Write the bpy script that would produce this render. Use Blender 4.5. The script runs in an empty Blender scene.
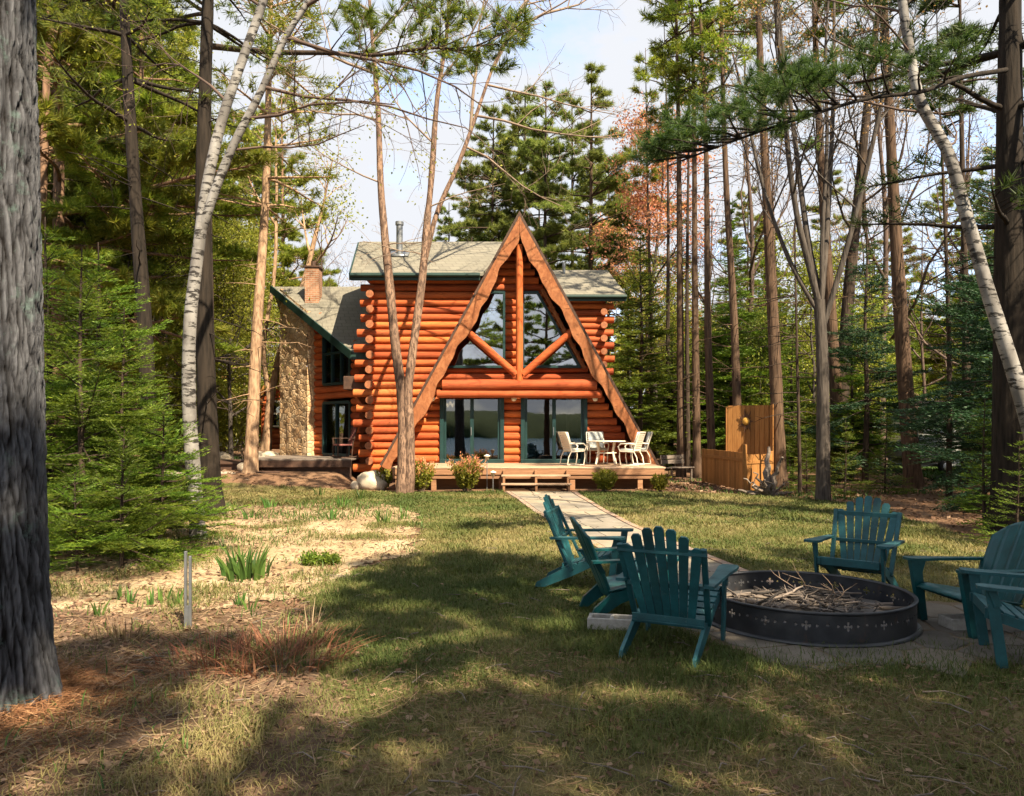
import bpy, math, random
import numpy as np
from mathutils import Vector, Matrix

# ------------------------------------------------------------------ basics
scene = bpy.context.scene
COL = scene.collection
R = math.radians
FOC, CAMH, HOR, CX = 750.0, 1.66, 431.0, 512.0
rng = np.random.default_rng(7)
random.seed(7)

def P(px, py, Y):
    """world point seen at a pixel of the photograph, for a thing Y metres away"""
    return Vector(((px - CX) / FOC * Y, Y, CAMH - (py - HOR) / FOC * Y))

def G(px, py):
    Y = CAMH * FOC / (py - HOR)
    return ((px - CX) / FOC * Y, Y)

def _hash(ix, iy, seed):
    n = (ix.astype(np.int64) * 374761393 + iy.astype(np.int64) * 668265263 + seed * 974634777) & 0xffffffff
    n = ((n ^ (n >> 13)) * 1274126177) & 0xffffffff
    n = n ^ (n >> 16)
    return (n & 0xffff) / 65535.0

def vnoise(x, y, seed=0):
    x = np.asarray(x, float); y = np.asarray(y, float)
    ix = np.floor(x); iy = np.floor(y); fx = x - ix; fy = y - iy
    fx = fx * fx * (3 - 2 * fx); fy = fy * fy * (3 - 2 * fy)
    a = _hash(ix, iy, seed); b = _hash(ix + 1, iy, seed); c = _hash(ix, iy + 1, seed); d = _hash(ix + 1, iy + 1, seed)
    return (a * (1 - fx) + b * fx) * (1 - fy) + (c * (1 - fx) + d * fx) * fy

def fbm(x, y, seed=0, o=4):
    s = 0; a = 0.5; t = 0
    for k in range(o):
        s = s + a * vnoise(np.asarray(x) * 2 ** k, np.asarray(y) * 2 ** k, seed + k * 17); t += a; a *= 0.5
    return s / t

def hgt(x, y):
    x = np.asarray(x, float); y = np.asarray(y, float)
    h = 0.05 * (vnoise(x / 3.1, y / 3.1, 3) - 0.5)
    h = h + np.clip((y - 34) * 0.02, 0, 1.2) + np.clip((-x - 16) * 0.03, 0, 0.8)
    h = h - np.clip((-3.5 - y) * 0.16, 0, 1.6)
    sm = lambda q: np.clip(q, 0, 1) ** 2 * (3 - 2 * np.clip(q, 0, 1))
    h = h + .42 * sm((y - 20.6) / 2.0) * sm((-4.3 - x) / 1.3)
    # the mulch mound round the old pine
    h = h + 0.10 * np.exp(-(((x + 3.0) / 0.9) ** 2 + ((y - 4.4) / 0.9) ** 2))
    return h

def hz(x, y):
    return float(hgt(x, y))

def inpoly(x, y, poly):
    x = np.asarray(x); y = np.asarray(y)
    ins = np.zeros(x.shape, bool)
    n = len(poly)
    for i in range(n):
        x1, y1 = poly[i]; x2, y2 = poly[(i + 1) % n]
        c = ((y1 > y) != (y2 > y))
        with np.errstate(divide='ignore', invalid='ignore'):
            xx = (x2 - x1) * (y - y1) / ((y2 - y1) if y2 != y1 else 1e-9) + x1
        ins ^= c & (x < xx)
    return ins

# ------------------------------------------------------------------ mesh builder
class MB:
    def __init__(s):
        s.v = []; s.f = []; s.m = []; s.r = []; s.n = 0
    def add(s, v, f, mat=0, rnd=0.5):
        v = np.asarray(v, float).reshape(-1, 3); f = np.asarray(f, int)
        if len(v) == 0 or len(f) == 0: return
        s.v.append(v); s.f.append(f + s.n); s.m.append(np.full(len(f), mat, int))
        s.r.append(np.broadcast_to(np.asarray(rnd, float), (len(v),)).copy()); s.n += len(v)
    def box(s, c, size, rot=None, mat=0, rnd=0.5):
        d = np.array([[-1,-1,-1],[1,-1,-1],[1,1,-1],[-1,1,-1],[-1,-1,1],[1,-1,1],[1,1,1],[-1,1,1]]) * 0.5 * np.asarray(size, float)
        if rot is not None: d = d @ np.asarray(rot.to_3x3()).T
        s.add(d + np.asarray(c, float), [[0,3,2,1],[4,5,6,7],[0,1,5,4],[1,2,6,5],[2,3,7,6],[3,0,4,7]], mat, rnd)
    def beam(s, p0, p1, w, h, up=(0,0,1), mat=0, rnd=0.5):
        """bar of section w (sideways) x h (along up) between two points"""
        p0 = Vector(p0); p1 = Vector(p1); d = (p1 - p0); L = d.length; d.normalize()
        u = Vector(up); sd = d.cross(u)
        if sd.length < 1e-4: sd = d.cross(Vector((1,0,0)))
        sd.normalize(); u = sd.cross(d)
        M = Matrix((sd, d, u)).transposed()
        s.box((p0 + p1) / 2, (w, L, h), M, mat, rnd)
    def tube(s, pts, rad, n=8, cap=True, mat=0, capmat=None, rnd=0.5, wob=0.0, seed=0):
        p = np.asarray([tuple(q) for q in pts], float); k = len(p)
        r = np.broadcast_to(np.asarray(rad, float), (k,))
        t = np.gradient(p, axis=0); t /= (np.linalg.norm(t, axis=1)[:, None] + 1e-12)
        a = np.array([0, 0, 1.0]) if abs(t[0][2]) < 0.9 else np.array([1.0, 0, 0])
        fr = []
        u = np.cross(t[0], a); u /= np.linalg.norm(u)
        for i in range(k):
            u = u - t[i] * np.dot(u, t[i]); u /= (np.linalg.norm(u) + 1e-12)
            fr.append((u, np.cross(t[i], u)))
        an = np.linspace(0, 2 * math.pi, n, endpoint=False)
        ca, sa = np.cos(an), np.sin(an)
        U = np.array([f[0] for f in fr]); V = np.array([f[1] for f in fr])
        rr = r[:, None] * np.ones((1, n))
        if wob:
            g = np.random.default_rng(seed + k * 31 + n)
            rr = rr * (1 + wob * (g.random((k, n)) - 0.5) * 2 * 0.5 + wob * (g.random((k, 1)) - 0.5))
        ring = p[:, None, :] + rr[:, :, None] * (ca[None, :, None] * U[:, None, :] + sa[None, :, None] * V[:, None, :])
        i = np.arange(k - 1)[:, None] * n; j = np.arange(n)[None, :]; j2 = (j + 1) % n
        f = np.stack([i + j, i + j2, i + n + j2, i + n + j], -1).reshape(-1, 4)
        s.add(ring.reshape(-1, 3), f, mat, rnd)
        if cap:
            cm = mat if capmat is None else capmat
            s.add(ring[0], [list(range(n))[::-1]], cm, rnd); s.add(ring[-1], [list(range(n))], cm, rnd)
    def prism(s, poly, y0, y1, mat=0, rnd=0.5):
        """outline in x,z pushed from y0 to y1"""
        n = len(poly)
        v = [(a, y0, b) for a, b in poly] + [(a, y1, b) for a, b in poly]
        s.add(v, [list(range(n)), list(range(2 * n - 1, n - 1, -1))], mat, rnd)
        s.add(v, [[i, i + n, (i + 1) % n + n, (i + 1) % n] for i in range(n)], mat, rnd)
    def slab(s, poly3, vec, mat=0, rnd=0.5):
        """a planar 3-D outline thickened by a vector"""
        n = len(poly3); a = np.asarray([tuple(q) for q in poly3], float); v = np.vstack([a, a + np.asarray(vec, float)])
        s.add(v, [list(range(n)), list(range(2 * n - 1, n - 1, -1))], mat, rnd)
        s.add(v, [[i, i + n, (i + 1) % n + n, (i + 1) % n] for i in range(n)], mat, rnd)
    def lathe(s, prof, n=24, c=(0,0,0), mat=0, rnd=0.5):
        k = len(prof); an = np.linspace(0, 2 * math.pi, n, endpoint=False)
        v = np.array([[(r * math.cos(a) + c[0], r * math.sin(a) + c[1], z + c[2]) for a in an] for r, z in prof]).reshape(-1, 3)
        i = np.arange(k - 1)[:, None] * n; j = np.arange(n)[None, :]; j2 = (j + 1) % n
        s.add(v, np.stack([i + j, i + j2, i + n + j2, i + n + j], -1).reshape(-1, 4), mat, rnd)
    def needles(s, o, d, L, W, g, mat=0, rnd=None):
        o = np.asarray(o, float); d = np.asarray(d, float); N = len(o)
        if N == 0: return
        d = d / (np.linalg.norm(d, axis=1)[:, None] + 1e-9)
        q = g.normal(size=(N, 3)); sd = np.cross(d, q); sd /= (np.linalg.norm(sd, axis=1)[:, None] + 1e-9)
        L = np.broadcast_to(np.asarray(L, float), (N,))[:, None]; W = np.broadcast_to(np.asarray(W, float), (N,))[:, None]
        v = np.stack([o - sd * W * .5, o + sd * W * .5, o + d * L], 1).reshape(-1, 3)
        f = np.arange(N * 3).reshape(-1, 3)
        rv = g.random(N) if rnd is None else np.broadcast_to(rnd, (N,))
        s.add(v, f, mat, np.repeat(rv, 3))
    def leaves(s, o, d, L, W, g, mat=0, rnd=None, flat=None):
        o = np.asarray(o, float); d = np.asarray(d, float); N = len(o)
        if N == 0: return
        d = d / (np.linalg.norm(d, axis=1)[:, None] + 1e-9)
        q = g.normal(size=(N, 3)) if flat is None else (np.asarray(flat, float) + g.normal(size=(N, 3)) * .35)
        sd = np.cross(d, q); sd /= (np.linalg.norm(sd, axis=1)[:, None] + 1e-9)
        L = np.broadcast_to(np.asarray(L, float), (N,))[:, None]; W = np.broadcast_to(np.asarray(W, float), (N,))[:, None]
        m = o + d * L * .45
        v = np.stack([o, m + sd * W * .5, o + d * L, m - sd * W * .5], 1).reshape(-1, 3)
        f = np.arange(N * 4).reshape(-1, 4)
        rv = g.random(N) if rnd is None else np.broadcast_to(rnd, (N,))
        s.add(v, f, mat, np.repeat(rv, 4))
    def mesh(s, name, mats, smooth=True):
        me = bpy.data.meshes.new(name)
        v = np.vstack(s.v); me.vertices.add(len(v)); me.vertices.foreach_set('co', v.ravel())
        idx = np.concatenate([f.ravel() for f in s.f]); sizes = np.concatenate([np.full(len(f), f.shape[1], int) for f in s.f])
        st = np.concatenate([[0], np.cumsum(sizes)[:-1]])
        me.loops.add(len(idx)); me.loops.foreach_set('vertex_index', idx.astype(np.int32))
        me.polygons.add(len(sizes)); me.polygons.foreach_set('loop_start', st.astype(np.int32)); me.polygons.foreach_set('loop_total', sizes.astype(np.int32))
        me.polygons.foreach_set('use_smooth', np.full(len(sizes), bool(smooth)))
        if not isinstance(mats, (list, tuple)): mats = [mats]
        for m in mats: me.materials.append(m)
        if len(mats) > 1: me.polygons.foreach_set('material_index', np.concatenate(s.m).astype(np.int32))
        at = me.attributes.new('rnd', 'FLOAT', 'POINT'); at.data.foreach_set('value', np.concatenate(s.r).astype(np.float32))
        me.update(calc_edges=True)
        return me
    def build(s, name, mats, parent=None, smooth=True, bevel=0, loc=None, rot=None):
        o = bpy.data.objects.new(name, s.mesh(name, mats, smooth)); COL.objects.link(o)
        if parent is not None: o.parent = parent
        if loc is not None: o.location = loc
        if rot is not None: o.rotation_euler = rot
        if bevel:
            b = o.modifiers.new('Bevel', 'BEVEL'); b.width = bevel; b.segments = 2; b.limit_method = 'ANGLE'; b.angle_limit = R(40)
        return o

def tag(o, label=None, cat=None, group=None, kind=None):
    if label: o['label'] = label
    if cat: o['category'] = cat
    if group: o['group'] = group
    if kind: o['kind'] = kind
    return o

def thing(name, label, cat, loc=(0,0,0), rz=0, group=None, scale=1):
    o = bpy.data.objects.new(name, None); COL.objects.link(o); o.empty_display_size = 0.2
    o.location = loc; o.rotation_euler = (0, 0, rz); o.scale = (scale,) * 3 if not isinstance(scale, (tuple, list)) else scale
    return tag(o, label, cat, group)

def dup(root, loc, rz=0, label=None, group=None, scale=None, tilt=None):
    r = root.copy(); COL.objects.link(r); r.location = loc
    r.rotation_euler = (tilt[0], tilt[1], rz) if tilt else (0, 0, rz)
    if scale is not None: r.scale = (scale,) * 3 if not isinstance(scale, (tuple, list)) else scale
    if label: r['label'] = label
    if group: r['group'] = group
    for ch in list(root.children):
        c = ch.copy(); COL.objects.link(c); c.parent = r
        for g in list(ch.children):
            d = g.copy(); COL.objects.link(d); d.parent = c
    return r

# ------------------------------------------------------------------ materials
class NT:
    def __init__(s, name):
        s.m = bpy.data.materials.new(name); s.m.use_nodes = True
        s.t = s.m.node_tree; s.n = s.t.nodes; s.l = s.t.links
        s.b = s.n['Principled BSDF']; s.out = s.n['Material Output']
    def node(s, typ, **kw):
        n = s.n.new(typ)
        for k, v in kw.items(): setattr(n, k, v)
        return n
    def set(s, sock, v):
        if hasattr(v, 'is_output'): s.l.new(v, sock)
        else: sock.default_value = v
    def coord(s, kind='Object', scale=(1,1,1), rot=(0,0,0), loc=(0,0,0)):
        tc = s.node('ShaderNodeTexCoord'); mp = s.node('ShaderNodeMapping')
        s.l.new(tc.outputs[kind], mp.inputs[0]); mp.inputs['Scale'].default_value = scale; mp.inputs['Rotation'].default_value = rot; mp.inputs['Location'].default_value = loc
        return mp.outputs[0]
    def pos(s, scale=(1,1,1)):
        g = s.node('ShaderNodeNewGeometry'); mp = s.node('ShaderNodeMapping'); s.l.new(g.outputs['Position'], mp.inputs[0]); mp.inputs['Scale'].default_value = scale
        return mp.outputs[0]
    def noise(s, vec, scale=5, detail=4, rough=0.55, dist=0.0):
        n = s.node('ShaderNodeTexNoise'); s.l.new(vec, n.inputs['Vector']); n.inputs['Scale'].default_value = scale
        n.inputs['Detail'].default_value = detail; n.inputs['Roughness'].default_value = rough; n.inputs['Distortion'].default_value = dist
        return n.outputs['Fac']
    def voro(s, vec, scale=5, feature='F1', out='Distance', rand=1.0):
        n = s.node('ShaderNodeTexVoronoi', feature=feature); s.l.new(vec, n.inputs['Vector']); n.inputs['Scale'].default_value = scale; n.inputs['Randomness'].default_value = rand
        return n.outputs[out]
    def ramp(s, fac, stops, interp='LINEAR'):
        n = s.node('ShaderNodeValToRGB'); cr = n.color_ramp; cr.interpolation = interp
        while len(cr.elements) < len(stops): cr.elements.new(0.5)
        for e, (p, c) in zip(cr.elements, stops):
            e.position = p; e.color = (c, c, c, 1) if isinstance(c, (int, float)) else (c[0], c[1], c[2], 1)
        s.l.new(fac, n.inputs[0]); return n.outputs[0]
    def mix(s, fac, a, b, blend='MIX'):
        n = s.node('ShaderNodeMix', data_type='RGBA', blend_type=blend)
        s.set(n.inputs[0], fac)
        for sock, v in ((n.inputs[6], a), (n.inputs[7], b)):
            if isinstance(v, (tuple, list)): v = (v[0], v[1], v[2], 1)
            elif isinstance(v, (int, float)): v = (v, v, v, 1)
            s.set(sock, v)
        return n.outputs[2]
    def math(s, op, a, b=0.5):
        n = s.node('ShaderNodeMath', operation=op); s.set(n.inputs[0], a); s.set(n.inputs[1], b); return n.outputs[0]
    def rnd(s):
        n = s.node('ShaderNodeAttribute', attribute_name='rnd'); return n.outputs['Fac']
    def objrnd(s):
        return s.node('ShaderNodeObjectInfo').outputs['Random']
    def bump(s, h, strength=0.5, dist=0.02):
        n = s.node('ShaderNodeBump'); s.set(n.inputs['Strength'], strength); n.inputs['Distance'].default_value = dist; s.l.new(h, n.inputs['Height'])
        s.l.new(n.outputs[0], s.b.inputs['Normal']); return n.outputs[0]
    def done(s, color=None, rough=0.7, spec=0.4, metal=0.0):
        if color is not None:
            if isinstance(color, (tuple, list)): color = (*color[:3], 1)
            s.set(s.b.inputs['Base Color'], color)
        s.set(s.b.inputs['Roughness'], rough); s.b.inputs['Specular IOR Level'].default_value = spec; s.b.inputs['Metallic'].default_value = metal
        return s.m

def mat_plain(name, c, rough=0.6, var=0.18, scale=6, spec=0.4, metal=0.0, bump=0.0):
    t = NT(name); v = t.coord()
    n = t.noise(v, scale, 5, .6)
    lo = tuple(x * (1 - var) for x in c); hi = tuple(min(1, x * (1 + var)) for x in c)
    col = t.ramp(n, [(.3, lo), (.7, hi)])
    if bump: t.bump(t.noise(v, scale * 8, 4), bump, .01)
    return t.done(col, rough, spec, metal)

def mat_leaf(name, c1, c2, c3=None, trans=0.35, rough=0.55, objvar=0.25, clump=0.9):
    """foliage: colour varies leaf by leaf, clump by clump and tree by tree; part of the light passes through"""
    t = NT(name)
    r = t.rnd()
    cl = t.noise(t.coord('Object', (clump,) * 3), 1.0, 3, .6)
    f = t.math('ADD', t.math('MULTIPLY', r, .55), t.math('MULTIPLY', cl, .5))
    stops = [(.25, c1), (.75, c2)] if c3 is None else [(.2, c1), (.55, c2), (.9, c3)]
    col = t.ramp(f, stops)
    hs = t.node('ShaderNodeHueSaturation'); t.l.new(col, hs.inputs['Color'])
    t.set(hs.inputs['Value'], t.math('ADD', t.math('MULTIPLY', t.objrnd(), 2 * objvar), 1 - objvar))
    t.set(hs.inputs['Hue'], t.math('ADD', t.math('MULTIPLY', t.objrnd(), .03), .485))
    col = hs.outputs[0]
    t.done(col, rough, .3)
    tr = t.node('ShaderNodeBsdfTranslucent'); t.l.new(t.mix(.5, col, (1.0, 1.0, .35), 'MULTIPLY'), tr.inputs[0])
    br = t.node('ShaderNodeMixShader'); br.inputs[0].default_value = trans
    t.l.new(t.b.outputs[0], br.inputs[1]); t.l.new(tr.outputs[0], br.inputs[2]); t.l.new(br.outputs[0], t.out.inputs[0])
    return t.m

def mat_bark(name, dark, light, moss=None, scale=9, stretch=.13, bump=.7, dist=.03):
    t = NT(name); v = t.coord('Object', (1, 1, stretch))
    n = t.noise(v, scale, 6, .65, .6); w = t.voro(v, scale * 1.3, 'F1')
    h = t.math('ADD', t.math('MULTIPLY', n, .7), t.math('MULTIPLY', w, .45))
    col = t.ramp(h, [(.33, dark), (.72, light)])
    big = t.noise(t.coord('Object', (1, 1, .4)), 1.7, 3)
    col = t.mix(t.math('MULTIPLY', big, .45), col, tuple(x * .55 for x in light))
    if moss:
        mk = t.ramp(t.noise(t.coord('Object'), 6.5, 5, .7), [(.60, 0), (.66, 1)])
        col = t.mix(t.math('MULTIPLY', mk, .75), col, moss)
    t.bump(h, bump, dist)
    return t.done(col, .92, .2)

M = {}
def log_mat(name, a, b, c, sc=(1.3, 11, 11)):
    t = NT(name); v = t.coord('Object', sc)
    n = t.noise(v, 1.6, 6, .62, .8)
    col = t.ramp(n, [(.25, a), (.5, b), (.78, c)])
    hs = t.node('ShaderNodeHueSaturation'); t.l.new(col, hs.inputs['Color'])
    t.set(hs.inputs['Value'], t.math('ADD', t.math('MULTIPLY', t.rnd(), .70), .60))
    t.set(hs.inputs['Hue'], t.math('ADD', t.math('MULTIPLY', t.rnd(), .012), .491))
    kn = t.ramp(t.voro(t.coord('Object', (1.3, 3.4, 3.4)), 2.9), [(.07, 1), (.14, 0)])
    col = t.mix(t.math('MULTIPLY', kn, .7), hs.outputs[0], (.10, .028, .012))
    ck = t.ramp(t.noise(t.coord('Object', (sc[0] * .45, sc[1] * 2.6, sc[2] * 2.6)), 1.5, 3, .6, .2), [(.66, 0), (.70, 1)])
    col = t.mix(t.math('MULTIPLY', ck, .65), col, (.075, .022, .010))
    wx_ = t.ramp(t.noise(t.pos((.5, .5, .9)), 1.0, 4, .6), [(.45, 0), (.8, .20)])
    col = t.mix(wx_, col, (.40, .20, .10))
    t.bump(t.math('SUBTRACT', n, ck), .4, .012)
    return t.done(col, .78, .22)
M['log'] = log_mat('stained_log', (.21, .045, .013), (.40, .092, .022), (.53, .145, .038))
M['log_z'] = log_mat('stained_log_upright', (.25, .058, .014), (.45, .115, .028), (.55, .17, .05), (11, 11, 1.3))
M['barge'] = log_mat('live_edge_board', (.16, .055, .020), (.29, .110, .040), (.42, .195, .08), (5, 5, 3.2))
M['log_end'] = mat_plain('cut_log_end', (.27, .095, .038), .7, .35, 14)
M['trim'] = mat_plain('teal_green_trim', (.007, .030, .030), .45, .25, 3)
M['fascia'] = mat_plain('dark_green_fascia', (.010, .032, .025), .5, .25, 3)
M['dark_wood'] = mat_plain('dark_timber', (.06, .03, .018), .7, .4, 9)

def shingles(name, a, b):
    t = NT(name)
    g = t.node('ShaderNodeNewGeometry'); sp = t.node('ShaderNodeSeparateXYZ'); t.l.new(g.outputs['Position'], sp.inputs[0])
    cb = t.node('ShaderNodeCombineXYZ'); t.l.new(t.math('ADD', sp.outputs[0], t.math('MULTIPLY', sp.outputs[1], .35)), cb.inputs[0]); t.l.new(t.math('MULTIPLY', sp.outputs[2], 1.9), cb.inputs[1])
    br = t.node('ShaderNodeTexBrick'); t.l.new(cb.outputs[0], br.inputs['Vector'])
    br.inputs['Color1'].default_value = (*a, 1); br.inputs['Color2'].default_value = (*b, 1); br.inputs['Mortar'].default_value = (*[x * .45 for x in a], 1)
    br.inputs['Scale'].default_value = 1; br.inputs['Brick Width'].default_value = .33; br.inputs['Row Height'].default_value = .26; br.inputs['Mortar Size'].default_value = .014; br.inputs['Bias'].default_value = 0
    n = t.noise(t.pos(), 1.1, 5, .65); n2 = t.noise(t.pos(), 60, 3)
    col = t.mix(t.ramp(n, [(.35, 0), (.75, .6)]), br.outputs[0], (.17, .165, .13))
    col = t.mix(t.math('MULTIPLY', n2, .5), col, tuple(x * .6 for x in a))
    t.bump(br.outputs['Fac'], -.6, .02)
    return t.done(col, .9, .2)
M['shingle'] = shingles('weathered_shingles', (.215, .198, .16), (.155, .142, .118))

def stone_mat():
    t = NT('fieldstone'); v = t.coord()
    vn = t.node('ShaderNodeTexVoronoi', feature='F1'); t.l.new(t.coord('Object', (1, 1, 1.25)), vn.inputs['Vector']); vn.inputs['Scale'].default_value = 4.6
    e = t.voro(t.coord('Object', (1, 1, 1.25)), 4.6, 'DISTANCE_TO_EDGE')
    sp = t.node('ShaderNodeSeparateColor'); t.l.new(vn.outputs['Color'], sp.inputs[0])
    col = t.ramp(sp.outputs[0], [(0, (.50, .30, .15)), (.4, (.68, .47, .26)), (.7, (.58, .39, .23)), (1, (.78, .60, .38))])
    col = t.mix(t.math('MULTIPLY', t.noise(v, 18, 4), .55), col, (.24, .15, .08))
    col = t.mix(t.ramp(e, [(.02, 1), (.06, 0)]), col, (.30, .22, .14))
    t.bump(t.ramp(e, [(0, 0), (.16, 1)]), .5, .04)
    return t.done(col, .85, .25)
M['stone'] = stone_mat()

def brick_mat():
    t = NT('chimney_brick'); v = t.coord('Object', (1, 1, 1), (R(90), 0, 0))
    br = t.node('ShaderNodeTexBrick'); t.l.new(v, br.inputs['Vector']); br.inputs['Scale'].default_value = 1
    br.inputs['Color1'].default_value = (.30, .13, .07, 1); br.inputs['Color2'].default_value = (.40, .20, .11, 1); br.inputs['Mortar'].default_value = (.38, .32, .25, 1)
    br.inputs['Brick Width'].default_value = .2; br.inputs['Row Height'].default_value = .075; br.inputs['Mortar Size'].default_value = .009
    t.bump(br.outputs['Fac'], -.5, .01)
    return t.done(t.mix(t.math('MULTIPLY', t.noise(t.coord(), 9), .5), br.outputs[0], (.2, .11, .07)), .85, .2)
M['brick'] = brick_mat()

def glass_mat(name, tint=(.55, .58, .58), base=.30):
    t = NT(name)
    t.n.remove(t.b)
    fr = t.node('ShaderNodeFresnel'); fr.inputs[0].default_value = 1.5
    fac = t.math('ADD', fr.outputs[0], base)
    tr = t.node('ShaderNodeBsdfTransparent'); tr.inputs[0].default_value = (*tint, 1)
    gl = t.node('ShaderNodeBsdfGlossy'); gl.inputs['Roughness'].default_value = .012; gl.inputs[0].default_value = (.95, .97, 1, 1)
    bm = t.node('ShaderNodeBump'); bm.inputs['Strength'].default_value = .012; bm.inputs['Distance'].default_value = .05
    t.l.new(t.noise(t.coord('Object', (1, 1, 1)), 1.4, 2), bm.inputs['Height']); t.l.new(bm.outputs[0], gl.inputs['Normal'])
    mx = t.node('ShaderNodeMixShader'); t.l.new(fac, mx.inputs[0]); t.l.new(tr.outputs[0], mx.inputs[1]); t.l.new(gl.outputs[0], mx.inputs[2])
    t.l.new(mx.outputs[0], t.out.inputs[0]); return t.m
M['glass'] = glass_mat('window_glass', (.30, .33, .33), .42)
M['glass_door'] = glass_mat('door_glass', (.42, .44, .44), .10)

def plank_mat(name, a, b, axis='x', width=.14):
    t = NT(name)
    sc = (1.2, 14, 14) if axis == 'x' else ((14, 14, 1.2) if axis == 'z' else (14, 1.2, 14))
    n = t.noise(t.coord('Object', sc), 2.0, 5, .6, .5)
    col = t.ramp(n, [(.3, a), (.7, b)])
    hs = t.node('ShaderNodeHueSaturation'); t.l.new(col, hs.inputs['Color']); t.set(hs.inputs['Value'], t.math('ADD', t.math('MULTIPLY', t.rnd(), .5), .75))
    t.bump(n, .3, .006)
    return t.done(hs.outputs[0], .75, .25)
M['deck'] = plank_mat('weathered_deck', (.30, .19, .12), (.46, .33, .23))
M['deck_side'] = plank_mat('deck_framing', (.19, .095, .05), (.32, .17, .09))
M['cedar'] = plank_mat('cedar_board', (.25, .105, .028), (.38, .18, .055), 'z')
M['grey_wood'] = plank_mat('grey_weathered_wood', (.085, .066, .054), (.22, .18, .15))
M['interior'] = mat_plain('room_wall', (.12, .065, .035), .8, .3, 2)
M['curtain'] = mat_plain('beige_curtain', (.55, .46, .36), .9, .2, 9)
M['metal_grey'] = mat_plain('grey_metal', (.22, .23, .24), .4, .25, 7, metal=.6)
def steel_mat():
    t = NT('black_painted_steel'); v = t.coord()
    n = t.noise(v, 6, 6, .7); col = t.ramp(n, [(.3, (.008, .010, .015)), (.7, (.024, .027, .034))])
    ru = t.ramp(t.noise(t.coord('Object', (1, 1, .5)), 9, 7, .75), [(.57, 0), (.70, .75)]); col = t.mix(ru, col, (.085, .040, .022))
    so = t.ramp(t.noise(v, 3, 4), [(.45, 0), (.8, .5)]); col = t.mix(so, col, (.055, .052, .05))
    t.bump(n, .2, .01); return t.done(col, t.math('ADD', t.math('MULTIPLY', n, .4), .22), .6)
M['black_steel'] = steel_mat()
M['white_frame'] = mat_plain('cream_metal_frame', (.78, .70, .56), .4, .08, 5)
M['cushion'] = mat_plain('pale_cushion', (.70, .68, .58), .9, .15, 12, bump=.2)
M['stripe'] = mat_plain('grey_striped_cushion', (.42, .44, .42), .9, .35, 16, bump=.2)
M['lamp_glow'] = mat_plain('lamp_globe', (.8, .74, .6), .3, .05)

def teal(name, c, rough, wear):
    t = NT(name)
    n = t.noise(t.coord('Object'), 7, 6, .7)
    col = t.ramp(n, [(.28, tuple(x * .6 for x in c)), (.55, c), (.8, tuple(min(1, x * 1.5 + .01) for x in c))])
    gn = t.node('ShaderNodeNewGeometry'); sx = t.node('ShaderNodeSeparateXYZ'); t.l.new(gn.outputs['Normal'], sx.inputs[0])
    hs = t.node('ShaderNodeHueSaturation'); t.l.new(col, hs.inputs['Color']); t.set(hs.inputs['Value'], t.math('ADD', t.math('MULTIPLY', t.rnd(), .5), .72)); col = hs.outputs[0]
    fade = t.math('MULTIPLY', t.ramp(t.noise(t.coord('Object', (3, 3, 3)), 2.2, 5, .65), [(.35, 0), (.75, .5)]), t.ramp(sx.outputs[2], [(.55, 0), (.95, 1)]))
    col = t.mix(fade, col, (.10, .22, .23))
    w = t.ramp(t.noise(t.coord('Object', (1, 1, 1)), 19, 6, .8), [(.62, 0), (.70, wear)])
    col = t.mix(w, col, (.17, .20, .18))
    t.bump(n, .15, .004)
    return t.done(col, rough, .45)
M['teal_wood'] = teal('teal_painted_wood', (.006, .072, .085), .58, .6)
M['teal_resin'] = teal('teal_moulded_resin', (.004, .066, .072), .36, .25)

# bark and foliage
M['bark_near'] = mat_bark('old_pine_bark', (.030, .030, .034), (.20, .195, .20), (.16, .27, .24), 13, .16, 1.0, .05)
M['bark_dark'] = mat_bark('dark_bark', (.012, .009, .007), (.072, .050, .036), None, 14)
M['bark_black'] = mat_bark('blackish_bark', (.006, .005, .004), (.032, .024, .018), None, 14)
M['bark_brown'] = mat_bark('brown_pine_bark', (.024, .015, .011), (.125, .078, .050), None, 14)
M['bark_red'] = mat_bark('red_pine_bark', (.07, .04, .027), (.25, .15, .095), None, 9, .3)
M['bark_grey'] = mat_bark('grey_maple_bark', (.022, .018, .016), (.105, .088, .075), None, 16)
M['bark_tan'] = mat_bark('tan_bark', (.15, .085, .05), (.44, .29, .18), None, 10, .3, .6)
def birch(name, base, mark, shade, lo=.56, sc=(2.2, 2.2, 13)):
    t = NT(name); n = t.noise(t.coord('Object', sc), 1.6, 6, .68, .3)
    col = t.mix(t.ramp(t.noise(t.coord('Object', (1, 1, .6)), 3.2, 4), [(.3, 0), (.62, .9)]), base, shade)
    col = t.mix(t.ramp(n, [(lo, 0), (lo + .05, 1)]), col, mark)
    t.bump(n, -.5, .02); return t.done(col, .75, .3)
M['birch'] = birch('white_birch_bark', (.34, .325, .305), (.024, .021, .019), (.11, .10, .092), .52, (3, 3, 11))
M['peel'] = birch('peeling_birch_bark', (.31, .195, .13), (.085, .050, .034), (.15, .092, .062), .48, (13, 13, 3.2))
M['twig'] = mat_plain('bare_twig', (.085, .055, .042), .85, .4, 3)
M['twig_pale'] = mat_plain('pale_twig', (.20, .145, .105), .85, .4, 3)
M['fir'] = mat_leaf('fir_needles', (.040, .090, .010), (.135, .205, .020), (.31, .36, .040), .45)
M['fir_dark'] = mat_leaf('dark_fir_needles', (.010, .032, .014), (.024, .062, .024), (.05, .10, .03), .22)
M['pine'] = mat_leaf('pine_needles', (.055, .10, .016), (.14, .205, .032), (.29, .31, .05), .52)
M['pine_dark'] = mat_leaf('dark_pine_needles', (.020, .048, .014), (.058, .102, .026), (.11, .15, .035), .38)
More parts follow.
